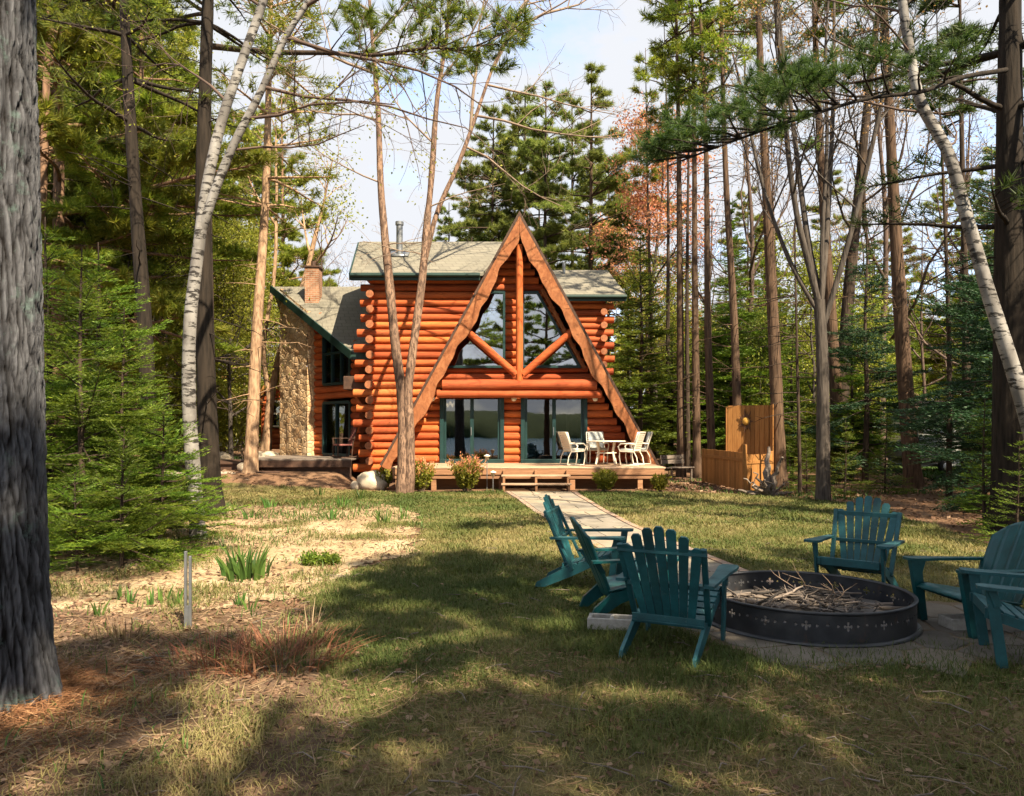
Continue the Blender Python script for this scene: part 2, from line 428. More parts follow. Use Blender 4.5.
M['pine_gold'] = mat_leaf('golden_pine_needles', (.10, .15, .020), (.23, .275, .038), (.40, .38, .06), .58)
M['pine_olive'] = mat_leaf('olive_pine_needles', (.10, .14, .036), (.21, .25, .065), (.36, .36, .10), .55)
M['leaf_yg'] = mat_leaf('spring_leaves', (.12, .15, .018), (.25, .26, .032), (.36, .32, .05), .48)
M['leaf_green'] = mat_leaf('fresh_green_leaves', (.06, .105, .014), (.13, .19, .026), (.26, .29, .042), .48)
M['leaf_red'] = mat_leaf('red_maple_blossom', (.48, .15, .09), (.66, .28, .17), (.70, .42, .22), .5)
M['leaf_tan'] = mat_leaf('dry_tan_leaves', (.22, .12, .05), (.36, .22, .09), (.42, .30, .12), .35)
M['iris'] = mat_leaf('iris_blades', (.035, .085, .018), (.08, .16, .03), (.15, .24, .05), .35)
M['grass'] = mat_leaf('lawn_grass', (.055, .085, .018), (.115, .130, .034), (.30, .23, .105), .30, .7, .1, 1.1)
M['straw'] = mat_leaf('dry_straw', (.12, .075, .042), (.26, .175, .10), (.44, .34, .21), .25, .8)
M['red_straw'] = mat_leaf('reddish_dead_stalks', (.12, .045, .028), (.24, .10, .055), (.36, .19, .11), .25, .8)
M['litter'] = mat_leaf('fallen_leaves', (.085, .045, .028), (.19, .11, .065), (.36, .25, .165), .15, .85)
# ------------------------------------------------------------------ the log house
def part(mb, name, mats, parent, smooth=True, bevel=0):
    """a part built in world coordinates under an unrotated thing (or under a part of one)"""
    o = mb.build(name, mats, None, smooth, bevel)
    o.parent = parent
    p = parent; off = Vector((0, 0, 0))
    if p.parent is None: off = Vector(p.location)
    o.location = -off
    return o

HL = Vector((0.2, 24, 0))
house = thing('log_house', 'orange stained log house with a tall A-frame gable and big glass doors behind the lawn', 'house', HL)
LR = 0.121; PITCH = 0.235
g = np.random.default_rng(11)

def log_x(mb, x0, x1, y, z, r=LR, n=12):
    if x1 - x0 < .04: return
    k = max(2, int((x1 - x0) / .45) + 1)
    xs = np.linspace(x0, x1, k)
    ph = g.random() * 6
    pts = [(x, y + .008 * math.sin(x * 1.3 + ph), z + .008 * math.sin(x * .9 + ph * 2)) for x in xs]
    mb.tube(pts, r * (.93 + .12 * g.random()) * (1 + .05 * np.sin(xs * 1.7 + ph) + .035 * (g.random(k) - .5)), n, True, 0, 1, g.random())

def log_y(mb, x, y0, y1, z, r=LR, n=12):
    mb.tube([(x, y, z) for y in np.linspace(y0, y1, 6)], r * (1 + .06 * (g.random(6) - .5)), n, True, 0, 1, g.random())

AX, AZ, HW, ZF = 0.23, 8.41, 4.29, 0.62          # A-frame: centre, apex, half width, foot height
SL = HW / (AZ - ZF)
YB = 23.0                                        # plane of the barge boards
def a_out(z): return SL * (AZ - z)
YW = 23.7; WX = 0.05                             # glazed wall

# --- glazed wall under the A-frame
doors_x = [(-2.27, -.25), (.28, 2.37)]
DZ0, DZ1 = .66, 2.89
WZ0, WZ1 = 3.68, 6.02
def win_l(z): t = (z - WZ0) / (WZ1 - WZ0); return (-2.22 + t * (2.22 - .88), -.25)
def win_r(z): t = (z - WZ0) / (WZ1 - WZ0); return (.35, 2.12 - t * (2.12 - .80))
mb = MB()
z = .55
while z < 7.6:
    lo, hi = WX - a_out(z) + .30, WX + a_out(z) - .30
    cuts = []
    if z < DZ1 + .02: cuts += doors_x
    if WZ0 - .05 < z < WZ1 + .05: cuts += [win_l(z), win_r(z)]
    x = lo
    for a, b in sorted(cuts):
        log_x(mb, x, min(a, hi), YW + .05, z); x = b
    log_x(mb, x, hi, YW + .05, z)
    z += PITCH
part(mb, 'log_wall', [M['log'], M['log_end']], house)

# --- left wing wall and right wing wall
mb = MB(); z = .5; k = 0
while z < 6.45:
    xe = AX - a_out(z) + .12
    x0 = (-4.72 - .26 * g.random()) if k % 2 == 0 else -4.40
    log_x(mb, x0, min(xe, -.2), 23.5, z)
    log_y(mb, -4.40, 23.2 - .22 * g.random() if k % 2 else 23.4, 29.6, z + (0 if k % 2 else .0) , LR * (1.0 if k % 2 else .9))
    z += PITCH; k += 1
part(mb, 'log_wall', [M['log'], M['log_end']], house)
mb = MB(); z = .5; k = 0
while z < 6.4:
    log_x(mb, AX + max(0.2, a_out(z) - .25), 3.62 + .1 * g.random() if k % 2 == 0 else 3.3, 27.0, z)
    if k % 2: log_y(mb, 3.28, 26.66, 31.5, z)
    else: log_y(mb, 3.28, 26.95, 31.5, z, LR * .9)
    log_x(mb, -4.4, 3.3, 31.5, z, n=6)
    z += PITCH; k += 1
part(mb, 'log_wall', [M['log'], M['log_end']], house)

# --- A-frame roof slopes: timber soffit under shingles
for sgn in (-1, 1):
    nrm = Vector((sgn * (AZ - ZF), 0, HW)).normalized()
    top = Vector((AX, 0, AZ)); foot = Vector((AX + sgn * HW, 0, ZF))
    mb = MB()
    a, b = top, foot
    c, d = foot - nrm * .06, top - Vector((0, 0, .06 / nrm.z))
    mb.prism([(q.x, q.z) for q in (a, b, c, d)], YB + .02, 31.2, 0)
    e, f = foot - nrm * .18 + (top - foot).normalized() * .02, top - Vector((0, 0, .18 / nrm.z))
    rf = part(mb, 'roof', [M['shingle']], house, False)
    m2 = MB(); c2 = c - nrm * .004; d2 = d - Vector((0, 0, .004 / nrm.z))
    m2.prism([(q.x, q.z) for q in (d2, c2, e, f)], YB + .05, 31.1, 0)
    part(m2, 'soffit', [M['barge']], rf, False)
    m3 = MB(); m3.prism([(q.x, q.z) for q in (a, b, foot - nrm * .075, top - Vector((0, 0, .075 / nrm.z)))], YB - .03, YB + .015)
    part(m3, 'edge_trim', [M['dark_wood']], rf, False)
    # live-edge barge board
    dirv = (foot - top).normalized(); L = (foot - top).length
    ins = -Vector((nrm.x, 0, nrm.z))
    outer = []; inner = []
    ts = np.linspace(0, 1, 60)
    ph = 1.3 if sgn < 0 else 4.1
    for t in ts:
        base = top + dirv * (L * t)
        w = .335 + .045 * math.sin(t * 17 + ph) + .035 * math.sin(t * 41 + ph * 2) + .02 * math.sin(t * 83)
        inner.append(base + ins * (.08 + w)); outer.append(base + ins * .09)
    # cut both boards on the centre line
    def clampx(q): return Vector((min(q.x, AX - .004) if sgn < 0 else max(q.x, AX + .004), 0, q.z))
    outer = [clampx(q) for q in outer]; inner = [clampx(q) for q in inner]
    mb = MB(); n = len(ts)
    fv = [(q.x, YB - .10, q.z) for q in outer] + [(q.x, YB - .10, q.z) for q in inner]
    bv = [(q.x, YB - .005, q.z) for q in outer] + [(q.x, YB - .005, q.z) for q in inner]
    mb.add(fv, [[i, i + 1, n + i + 1, n + i] for i in range(n - 1)], 0, .4)
    mb.add(bv, [[i, n + i, n + i + 1, i + 1] for i in range(n - 1)], 0, .4)
    ev = [(q.x, YB - .10, q.z) for q in inner] + [(q.x, YB - .005, q.z) for q in inner]
    mb.add(ev, [[i, i + 1, n + i + 1, n + i] for i in range(n - 1)], 0, .6)
    part(mb, 'barge_board', [M['barge']], house, False)

# --- log truss in the gable
YT = YB + .12
mb = MB(); mb.tube([(AX, YT, zz) for zz in np.linspace(3.2, 7.4, 9)], .11 * (1 + .05 * (g.random(9) - .5)), 12, True, 0, 1, .55)
part(mb, 'king_post', [M['log_z'], M['log_end']], house)
for sgn in (-1, 1):
    mb = MB(); q0 = Vector((AX + sgn * .10, YT, 3.40)); q1 = Vector((AX + sgn * 1.76, YT, 4.86))
    mb.tube([q0.lerp(q1, t) for t in np.linspace(0, 1, 7)], .112 * (1 + .05 * (g.random(7) - .5)), 12, True, 0, 1, .45)
    part(mb, 'brace', [M['log'], M['log_end']], house)
mb = MB(); log_x(mb, AX - a_out(3.1) + .55, AX + a_out(3.1) - .55, YT + .02, 3.08, .16)
log_x(mb, AX - a_out(2.8) + .55, AX + a_out(2.8) - .55, YT + .02, 2.80, .13)
part(mb, 'tie_beam', [M['log'], M['log_end']], house)

# --- windows
def framed(parent_name, poly, w=.09, y=YW - .09, glass=None, mat='trim', d=.12):
    mb = MB(); n = len(poly)
    for i in range(n):
        a = Vector((poly[i][0], y, poly[i][1])); b = Vector((poly[(i + 1) % n][0], y, poly[(i + 1) % n][1]))
        e = (b - a).normalized() * (w * .5 - .003 * (i % 2))
        mb.beam(a - e, b + e, w - .004 * (i % 2), d - .006 * (i % 2), up=(0, 1, 0))
    f = part(mb, parent_name, [M[mat]], house, False, .008)
    mb = MB(); mb.prism(poly, y + .015, y + .03)
    p = part(mb, 'pane', [glass or M['glass']], f, False)
    return f
wl = [(-2.22, WZ0), (-.25, WZ0), (-.25, WZ1), (-.88, WZ1)]
wr = [(.35, WZ0), (2.12, WZ0), (.80, WZ1), (.35, WZ1)]
framed('window', wl, .08); framed('window', wr, .08)
mb = MB(); mb.beam((2.28, YW - .06, WZ0 - .05), (.95, YW - .06, WZ1 + .1), .12, .14, up=(0, 1, 0)); part(mb, 'slanted_trim', [M['barge']], house, False, .01)

# --- sliding doors
for (x0, x1) in doors_x:
    f = framed('door', [(x0 + .06, DZ0 + .05), (x1 - .06, DZ0 + .05), (x1 - .06, DZ1 - .05), (x0 + .06, DZ1 - .05)], .13, YW - .07, M['glass_door'])
    mb = MB(); xm = (x0 + x1) / 2
    mb.box((xm, YW - .085, (DZ0 + DZ1) / 2), (.11, .10, DZ1 - DZ0 - .22))
    for xx in (x0 + .165, x1 - .165): mb.box((xx, YW - .045, (DZ0 + DZ1) / 2), (.07, .05, DZ1 - DZ0 - .24))
    part(mb, 'stile', [M['trim']], f, False, .006)
    mb = MB(); mb.box((xm - .02, YW - .145, 1.65), (.025, .03, .26)); part(mb, 'handle', [M['metal_grey']], f, False, .005)

# --- the rooms behind the glass
mb = MB()
mb.box((.1, 28.9, 3.6), (6.9, .1, 5.9)); mb.box((.1, 26.45, .60), (7.2, 4.8, .08)); mb.box((.1, 26.45, 3.3), (5.2, 4.8, .1))
mb.box((-3.2, 26.75, 2.0), (.1, 4.2, 2.6)); mb.box((3.3, 26.75, 2.0), (.1, 4.2, 2.6)); mb.box((.02, 26.0, 2.0), (.1, 2.6, 2.6))
part(mb, 'room', [M['interior']], house, False)
def curtain(x0, x1, y, z0, z1):
    xs = np.linspace(x0, x1, int((x1 - x0) * 60) + 2); mb = MB(); n = len(xs)
    yy = y + .03 * np.sin(xs * 42)
    v = [(x, w, z0) for x, w in zip(xs, yy)] + [(x, w, z1) for x, w in zip(xs, yy)]
    mb.add(v, [[i, i + 1, n + i + 1, n + i] for i in range(n - 1)])
    o = part(mb, 'curtain', [M['curtain']], house); so = o.modifiers.new('s', 'SOLIDIFY'); so.thickness = .006
curtain(-2.25, -1.85, YW + .32, .70, 2.88); curtain(1.72, 2.36, YW + .32, .70, 2.88)

# --- wall lamps
for lx in (-2.49, .06, 2.60):
    mb = MB(); mb.box((lx, YW - .15, 2.82), (.11, .06, .16)); mb.tube([(lx, YW - .17, 2.84), (lx, YW - .26, 2.86), (lx, YW - .29, 2.80)], .018, 6)
    l = part(mb, 'wall_lamp', [M['metal_grey']], house, False, .005)
    mb = MB(); mb.lathe([(.001, -.10), (.06, -.08), (.085, -.02), (.07, .05), (.03, .09), (.001, .10)], 14, (lx, YW - .29, 2.68)); part(mb, 'globe', [M['lamp_glow']], l)

# --- wing roofs
def wing_roof(pts_front, pts_back, eave_a, eave_b, ridge_a=None):
    mb = MB(); mb.slab(pts_front, (0, 0, -.10)); mb.slab(pts_back, (0, 0, -.10))
    rf = part(mb, 'roof', [M['shingle']], house, False)
    mb = MB(); mb.beam(Vector(eave_a) + Vector((0, -.03, -.13)), Vector(eave_b) + Vector((0, -.03, -.13)), .05, .24); part(mb, 'fascia', [M['fascia']], rf, False, .01)
    mb = MB(); mb.tube([Vector(eave_a) + Vector((0, -.11, -.10)), Vector(eave_b) + Vector((0, -.11, -.10))], .055, 8); part(mb, 'gutter', [M['fascia']], rf)
    return rf
r1 = wing_roof([(-4.95, 23.05, 6.53), (-.9, 23.05, 6.53), (-.05, 26.3, 8.30), (-5.35, 26.3, 8.30)],
               [(-5.35, 26.303, 8.30), (-.05, 26.303, 8.30), (-.2, 30.2, 6.4), (-5.0, 30.2, 6.4)], (-4.95, 23.05, 6.53), (-.98, 23.05, 6.53))
mb = MB(); mb.beam((-4.98, 23.02, 6.40), (-5.38, 26.3, 8.17), .05, .22); part(mb, 'rake_board', [M['fascia']], r1, False)
r2 = wing_roof([(.6, 26.55, 6.50), (4.05, 26.55, 6.50), (3.72, 29.3, 7.95), (.2, 29.3, 7.95)],
               [(.2, 29.303, 7.95), (3.72, 29.303, 7.95), (4.0, 32.2, 6.4), (.6, 32.2, 6.4)], (.75, 26.55, 6.50), (4.05, 26.55, 6.50))
mb = MB(); mb.tube([(2.0, 28.9, 7.6), (2.0, 28.9, 8.15)], .06, 8); part(mb, 'vent_pipe', [M['metal_grey']], house)
# flue on the left slope
pv = P(399.5, 240, 24.75)
mb = MB(); mb.tube([(pv.x, pv.y, 7.2), (pv.x, pv.y, 8.5)], .105, 14); mb.tube([(pv.x, pv.y, 8.45), (pv.x, pv.y, 8.56)], .135, 14); mb.box((pv.x, pv.y, 7.5), (.62, .5, .06), Matrix.Rotation(R(28.6), 3, 'X'))
part(mb, 'flue', [M['metal_grey']], house)

# --- wing set at an angle on the left, with the stone stack
A = Vector((-8.59, 28.31, 0)); B = Vector((-4.77, 24.2, 0)); dW = (B - A).normalized(); TH = math.atan2(dW.y, dW.x)
def lpart(mb, name, mats, parent, smooth=True, bevel=0):
    o = mb.build(name, mats, None, smooth, bevel); o.parent = parent
    o.location = A - HL if parent == house else (0, 0, 0)
    if parent == house: o.rotation_euler = (0, 0, TH)
    return o
def rz_at(s): return 7.14 - .511 * s
mb = MB(); z = .75
while z < 6.9:
    smax = min(5.5, (7.14 - z) / .511)
    x = 2.4; cuts = []
    if z < 2.66: cuts.append((3.15, 4.95))
    if 3.22 < z < 5.6: cuts.append((3.15, 4.95))
    for a, b in cuts: log_x(mb, x, min(a, smax), 0, z); x = b
    log_x(mb, x, smax, 0, z)
    z += PITCH
lpart(mb, 'log_wall', [M['log'], M['log_end']], house)
mb = MB(); z = .75
while z < 6.6: log_x(mb, 0.02, .5, 0, z); z += PITCH
lpart(mb, 'log_wall', [M['log'], M['log_end']], house)
mb = MB()                                                    # stone stack, slightly uneven face
ss = np.linspace(.42, 2.5, 15); zs = np.linspace(.6, 6.6, 36)
vv = []
for zz in zs:
    for s_ in ss:
        t = rz_at(s_); vv.append((s_, -.36 - .05 * vnoise(s_ * 3.6, zz * 4, 5), .6 + (zz - .6) / 6.0 * (t - .6)))
n = len(ss); mb.add(vv, [[i * n + j, i * n + j + 1, (i + 1) * n + j + 1, (i + 1) * n + j] for i in range(35) for j in range(n - 1)])
for s_ in (.42, 2.5):
    t = rz_at(s_); mb.add([(s_, -.37, .6), (s_, .1, .6), (s_, .1, t), (s_, -.37, t)], [[0, 1, 2, 3]])
lpart(mb, 'stone_stack', [M['stone']], house, False)
def lframe(name, s0, s1, z0, z1, mull, rails, z1b=None):
    mb = MB(); z1b = z1 if z1b is None else z1b
    w = .09; y = -.10
    mb.beam((s0, y, z0), (s1, y, z0), w, .1, up=(0, 1, 0)); mb.beam((s0, y, z1), (s1, y, z1b), w, .1, up=(0, 1, 0))
    mb.beam((s0, y, z0), (s0, y, z1), w - .006, .106, up=(0, 1, 0)); mb.beam((s1, y, z0), (s1, y, z1b), w - .006, .106, up=(0, 1, 0))
    for m_ in mull: mb.beam((m_, y, z0), (m_, y, z1 + (z1b - z1) * (m_ - s0) / (s1 - s0)), .06, .09, up=(0, 1, 0))
    for rl in rails: mb.beam((s0, y, rl), (s1, y, rl), .07, .08, up=(0, 1, 0))
    f = lpart(mb, name, [M['trim']], house, False, .006)
    mb = MB(); mb.prism([(s0, z0), (s1, z0), (s1, z1b), (s0, z1)], y + .02, y + .035); lpart(mb, 'pane', [M['glass_door']], f, False)
    return f
lframe('window', 3.17, 4.93, 3.26, 5.45, (3.75, 4.35), (4.3,), 4.6)
lframe('door', 3.17, 4.93, .86, 2.62, (4.05,), ())
mb = MB(); mb.box((3.9, 2.2, 3.0), (4.4, .1, 5)); mb.box((3.9, 1.1, 2.95), (4.4, 2.1, .1)); mb.box((2.6, 1.1, 3.0), (.1, 2.1, 5)); lpart(mb, 'room', [M['interior']], house, False)
mb = MB()
tri = [(-8.98, 28.06, 7.06), (-5.12, 23.88, 4.17), (-4.52, 23.88, 4.17), (-4.52, 28.06, 7.06)]
mb.slab(tri, (0, 0, -.09)); mb.slab([(-8.98, 28.063, 7.06), (-4.52, 28.063, 7.06), (-4.52, 31.6, 4.5), (-8.98, 31.6, 4.5)], (0, 0, -.09))
rf3 = part(mb, 'roof', [M['shingle']], house, False)
mb = MB(); mb.beam((-9.03, 28.04, 6.98), (-5.12, 23.82, 4.07), .05, .26); mb.beam((-5.14, 23.85, 4.05), (-4.55, 23.85, 4.05), .05, .24); part(mb, 'fascia', [M['fascia']], rf3, False, .01)
ch = P(313.5, 280, 27.15)
mb = MB(); mb.box((ch.x, ch.y, 6.8), (.5, .5, 1.45)); br_ = part(mb, 'chimney', [M['brick']], rf3, False, .01); br_.location = -HL if False else (0, 0, 0)
mb = MB(); mb.box((ch.x, ch.y, 7.56), (.58, .58, .07)); mb.tube([(ch.x, ch.y, 7.55), (ch.x, ch.y, 7.80)], .085, 10); o = part(mb, 'chimney_cap', [M['dark_wood']], br_, False, .01); o.parent = rf3; o.location = (0, 0, 0)
# small canopy with its bracket beside the corner
mb = MB(); mb.box((-4.95, 23.95, 3.18), (.72, .7, .42)); cn = part(mb, 'canopy', [M['dark_wood']], house, False, .02)
mb = MB(); mb.tube([(-5.05, 23.85, 2.9), (-4.55, 23.6, 2.2)], .05, 8); part(mb, 'bracket', [M['log'], M['log_end']], cn)

# --- front deck and steps
mb = MB(); y = 20.98; k = 0
while y < 23.6:
    mb.box((.46, y + .07, .63), (7.66 + .02 * g.random(), .138, .04), None, 0, g.random()); y += .145
dk = part(mb, 'deck', [M['deck']], house, False, .004)
mb = MB(); mb.box((.46, 21.02, .52), (7.62, .05, .17), None, 0, .6); mb.box((.46, 21.05, .375), (7.60, .05, .11), None, 0, .3); mb.box((.46, 21.5, .2), (7.3, .03, .42), None, 0, 0)
mb.box((4.24, 22.6, .5), (.05, 3.2, .2), None, 0, .5); mb.box((-3.32, 22.6, .5), (.05, 3.2, .2), None, 0, .5)
for px_ in (-3.2, -2.2, -1.2, -.3, 1.7, 2.6, 3.6, 4.1): mb.box((px_, 21.12, .24), (.14, .14, .5), None, 0, g.random())
for yy in (22.2, 23.4):
    for px_ in (-3, -1, 1, 3, 4.1): mb.box((px_, yy, .24), (.14, .14, .5), None, 0, .2)
part(mb, 'framing', [M['deck_side']], dk, False, .006)
mb = MB()
for i, (zz, yy) in enumerate(((.43, 20.72), (.215, 20.40))):
    for j in range(2): mb.box((.66, yy + j * .15 - .08, zz), (1.9, .142, .04), None, 0, g.random())
stp = part(mb, 'step', [M['deck']], house, False, .005)
mb = MB()
for sx in (-.22, .66, 1.54):
    mb = MB(); mb.prism([(20.22, 0), (20.22, .17), (20.50, .17), (20.50, .39), (20.82, .39), (20.82, .58), (20.97, .58), (20.97, .2), (20.7, 0)], sx - .03, sx + .03)
    for i, v in enumerate(mb.v): mb.v[i] = v[:, [1, 0, 2]]
    part(mb, 'stringer', [M['deck_side']], stp, False)
# --- side deck on the left
mb = MB(); y = 22.9; k = 0
while y < 26.6:
    x0 = -8.3 + max(0, (y - 24) * -.0); x1 = min(-4.9, -4.6)
    mb.box(((x0 + x1) / 2, y + .07, .78), (x1 - x0, .138, .04), None, 0, g.random()); y += .145
dk2 = part(mb, 'deck', [M['grey_wood']], house, False, .004)
mb = MB(); mb.box((-6.6, 22.93, .65), (3.4, .05, .2), None, 0, .3); mb.box((-8.28, 24.7, .65), (.05, 3.5, .2), None, 0, .3)
mb.box((-6.6, 23.1, .3), (3.3, .04, .55), None, 0, 0.)
mb.box((-7.6, 22.62, .42), (1.3, .5, .05), None, 0, .5); mb.box((-7.6, 22.65, .2), (1.2, .4, .38), None, 0, .1)
mb.box((-9.6, 25.4, .62), (2.6, 2.6, .06), None, 0, .4); mb.box((-9.6, 24.2, .5), (2.6, .05, .2), None, 0, .3)
part(mb, 'framing', [M['dark_wood']], dk2, False, .006)
mb = MB(); mb.box((-2, 27, 0.2), (4.4, 6, .6)); mb.box((.5, 27.9, .2), (6.4, 6.6, .58)); part(mb, 'foundation', [M['dark_wood']], house, False)
# ------------------------------------------------------------------ chairs round the fire ring (front of a chair is -Y)
def board(mb, pts, w, th, up=(0,0,1), rnd=.5):
    for a, b in zip(pts[:-1], pts[1:]): mb.beam(a, b, w, th, up, 0, rnd)

def paddle(mb, x, sgn, z0, z1, y0, y1):
    """flat arm board, broad and rounded at the front"""
    prof = [(y0, .035), (y0 + .015, .060), (y0 + .05, .075), (y0 + .14, .072), (y0 + .3, .055), (y1, .035)]
    L = []; Rr = []
    for y, w in prof:
        t = (y - y0) / (y1 - y0); z = z0 + (z1 - z0) * t
        L.append((x - w, y, z)); Rr.append((x + w, y, z))
    mb.slab(L + Rr[::-1], (0, 0, -.022))

def slat_chair(name, label):
    t = thing(name, label, 'chair', group='teal garden chairs round the fire ring')
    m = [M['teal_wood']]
    mb = MB()                                                   # seat: slats sloping back
    for i in range(7):
        f = i / 6; y = -.30 + .52 * f; z = .385 - .17 * f
        mb.box((0, y, z), (.54, .070, .02), Matrix.Rotation(R(-18), 3, 'X'), 0, g.random())
    mb.box((0, -.335, .365), (.56, .022, .075))
    mb.build('seat', m, t, False, .004)
    b0 = Vector((0, .20, .20)); b1 = Vector((0, .47, .93)); bd = (b1 - b0).normalized(); nb = Vector((0, bd.z, -bd.y))
    mb = MB()                                                   # fanned slats with a round top
    for i in range(7):
        u = (i - 3) / 3
        lo = b0 + Vector((u * .165, 0, 0)); L = .80 - .155 * u * u
        hi = b0 + bd * L + Vector((u * .262, 0, 0))
        d = (hi - lo).normalized(); s = d.cross(nb).normalized()
        w0, w1 = .026, .036
        poly = [lo - s * w0, lo + s * w0, hi + s * w1 - d * .02, hi + s * w1 * .55, hi - s * w1 * .55, hi - s * w1 - d * .02]
        mb.slab(poly, nb * .017, 0, g.random())
    mb.build('backrest', m, t, False, .003)
    mb = MB()
    for sx in (-1, 1):
        mb.beam((sx * .275, .13, .20), (sx * .305, .425, .80), .042, .03, (0, 1, 0))
    mb.beam((-.325, .415, .765), (.325, .415, .765), .026, .045, (0, 0, 1)); mb.beam((-.27, .235, .24), (.27, .235, .24), .024, .05)
    mb.beam((-.285, .30, .50), (.285, .30, .50), .022, .035)
    mb.build('back_frame', m, t, False, .005)
    for sx in (-1, 1):
        mb = MB(); paddle(mb, sx * .325, sx, .565, .535, -.42, .36); mb.build('armrest', m, t, False, .005)
        mb = MB(); mb.beam((sx * .30, -.33, .545), (sx * .30, -.26, 0), .026, .07, (0, 1, 0)); mb.beam((sx * .318, -.33, .54), (sx * .318, -.29, .42), .02, .05, (0, 1, 0)); mb.build('leg', m, t, False, .005)
        mb = MB()
        yz = [(-.36, .40), (-.36, .33), (-.10, .25), (.14, .13), (.44, 0), (.54, 0), (.52, .05), (.24, .20), (.02, .275)]
        mb.add([(sx * .262 - .013, y, z) for y, z in yz] + [(sx * .262 + .013, y, z) for y, z in yz],
               [list(range(9)), list(range(17, 8, -1))]); mb.add([(sx * .262 - .013, y, z) for y, z in yz] + [(sx * .262 + .013, y, z) for y, z in yz], [[i, (i + 1) % 9, (i + 1) % 9 + 9, i + 9] for i in range(9)])
        mb.build('rear_leg', m, t, False, .005)
    return t

def resin_chair(name, label):
    t = thing(name, label, 'chair', group='teal garden chairs round the fire ring')
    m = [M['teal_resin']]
    mb = MB()                                                   # scooped seat
    ys = np.linspace(-.36, .22, 14); xs = np.linspace(-.27, .27, 13); v = []
    for y in ys:
        for x in xs:
            f = (y + .36) / .58; z = .375 - .15 * f + .05 * (x / .27) ** 2 * f - .05 * max(0, 1 - f * 6) ** 2
            z -= .006 if (abs((x / .09) % 1 - .5) > .44) else 0
            v.append((x, y, z))
    mb.add(v, [[i * 13 + j, i * 13 + j + 1, (i + 1) * 13 + j + 1, (i + 1) * 13 + j] for i in range(13) for j in range(12)])
    o = mb.build('seat', m, t); so = o.modifiers.new('s', 'SOLIDIFY'); so.thickness = .018
    mb = MB()                                                   # tall back with grooves and a rounded head
    hs = np.linspace(0, 1, 26); us = np.linspace(-1, 1, 43); v = []
    for h in hs:
        for u in us:
            half = .215 + .075 * math.sin(min(1, h * 1.25) * math.pi * .5)
            top = .80 - .17 * u * u
            L = h * top
            gz = .010 if abs((u * 2.5) % 1 - .5) < .07 and h > .08 else 0
            v.append((u * half, .18 + L * .38 - .035 * (1 - u * u) * -1 + gz * -0.9, .19 + L * .925))
    mb.add(v, [[i * 43 + j, i * 43 + j + 1, (i + 1) * 43 + j + 1, (i + 1) * 43 + j] for i in range(25) for j in range(42)])
    o = mb.build('backrest', m, t); so = o.modifiers.new('s', 'SOLIDIFY'); so.thickness = .02
    for sx in (-1, 1):
        mb = MB(); paddle(mb, sx * .335, sx, .575, .555, -.42, .40); mb.build('armrest', m, t, False, .008)
        mb = MB()                                               # broad front leg flaring up into the arm
        pr = [(-.40, .555), (-.25, .555), (-.285, .44), (-.27, .30), (-.235, 0), (-.30, 0), (-.365, .36)]
        a = [(sx * .335, y, z) for y, z in pr]; mb.slab(a, (-sx * .05, 0, 0)); mb.build('leg', m, t, False, .008)
        mb = MB(); pr = [(-.30, .36), (-.28, .28), (.12, .14), (.32, 0), (.40, 0), (.36, .10), (.20, .24)]
        mb.slab([(sx * .27, y, z) for y, z in pr], (-sx * .04, 0, 0)); mb.build('rear_leg', m, t, False, .008)
        mb = MB(); mb.beam((sx * .32, .36, .55), (sx * .27, .28, .42), .03, .05, (0, 1, 0)); mb.build('arm_bracket', m, t, False, .006)
    return t

def put(o, px, Y, face, dz=0):
    """face: compass of the chair's front in degrees, 0 = away from the camera, 90 = to the right"""
    x = (px - CX) / FOC * Y
    o.location = (x, Y, hz(x, Y) + .03 + dz); o.rotation_euler.z = R(180 - face)
cA = slat_chair('garden_chair', 'teal slatted wooden garden chair beside the paved path, partly behind two other chairs')
put(cA, 590, 8.0, 106)
cB = resin_chair('garden_chair', 'teal moulded resin garden chair wedged between two slatted chairs left of the fire ring')
put(cB, 626, 6.75, 84); cB.scale = (.95, .95, .93)
cC = dup(cA, (0, 0, 0), 0, 'nearest teal slatted garden chair, seen from behind, at the front left of the fire ring')
put(cC, 676, 5.72, 27)
cD = dup(cA, (0, 0, 0), 0, 'teal slatted garden chair standing on the lawn behind the fire ring, facing the camera')
put(cD, 857, 7.4, 218)
cE = dup(cB, (0, 0, 0), 0, 'teal moulded resin garden chair with broad arms at the right end of the fire ring')
put(cE, 975, 6.2, 262)
cF = dup(cA, (0, 0, 0), 0, 'teal slatted garden chair cut off by the right photo edge, before the resin one')
put(cF, 1036, 5.3, 292)

# ------------------------------------------------------------------ fire ring and its sticks
PX, PY = 2.53, 6.5; PR = .86; PH = .24
zb = hz(PX, PY) + .03
ring = thing('fire_ring', 'round black steel fire ring pierced with flower shapes on the flagstones', 'fire ring', (PX, PY, zb))
# the wall is a strip unrolled on a fine grid, cells inside a hole are left out
NA, NZ = 900, 40
def hole(u, z):
    """u = metres along the wall"""
    U = (u % .30) - .15; zz = z - .145
    h = np.zeros(u.shape, bool)
    for (a, b, r) in ((0, 0, .013), (.024, 0, .011), (-.024, 0, .011), (0, .024, .011), (0, -.024, .011), (.075, .0, .009), (-.075, 0, .009), (.150, .012, .008), (-.15, .012, .008)):
        h |= (U - a) ** 2 + (zz - b) ** 2 < r * r
    return h
an = np.linspace(0, 2 * math.pi, NA, endpoint=False); zz = np.linspace(0, PH, NZ + 1)
v = np.array([[(PR * math.cos(a), PR * math.sin(a), z) for a in an] for z in zz]).reshape(-1, 3)
ii, jj = np.meshgrid(np.arange(NZ), np.arange(NA), indexing='ij')
cu = (jj + .5) / NA * 2 * math.pi * PR; cz = (ii + .5) / NZ * PH
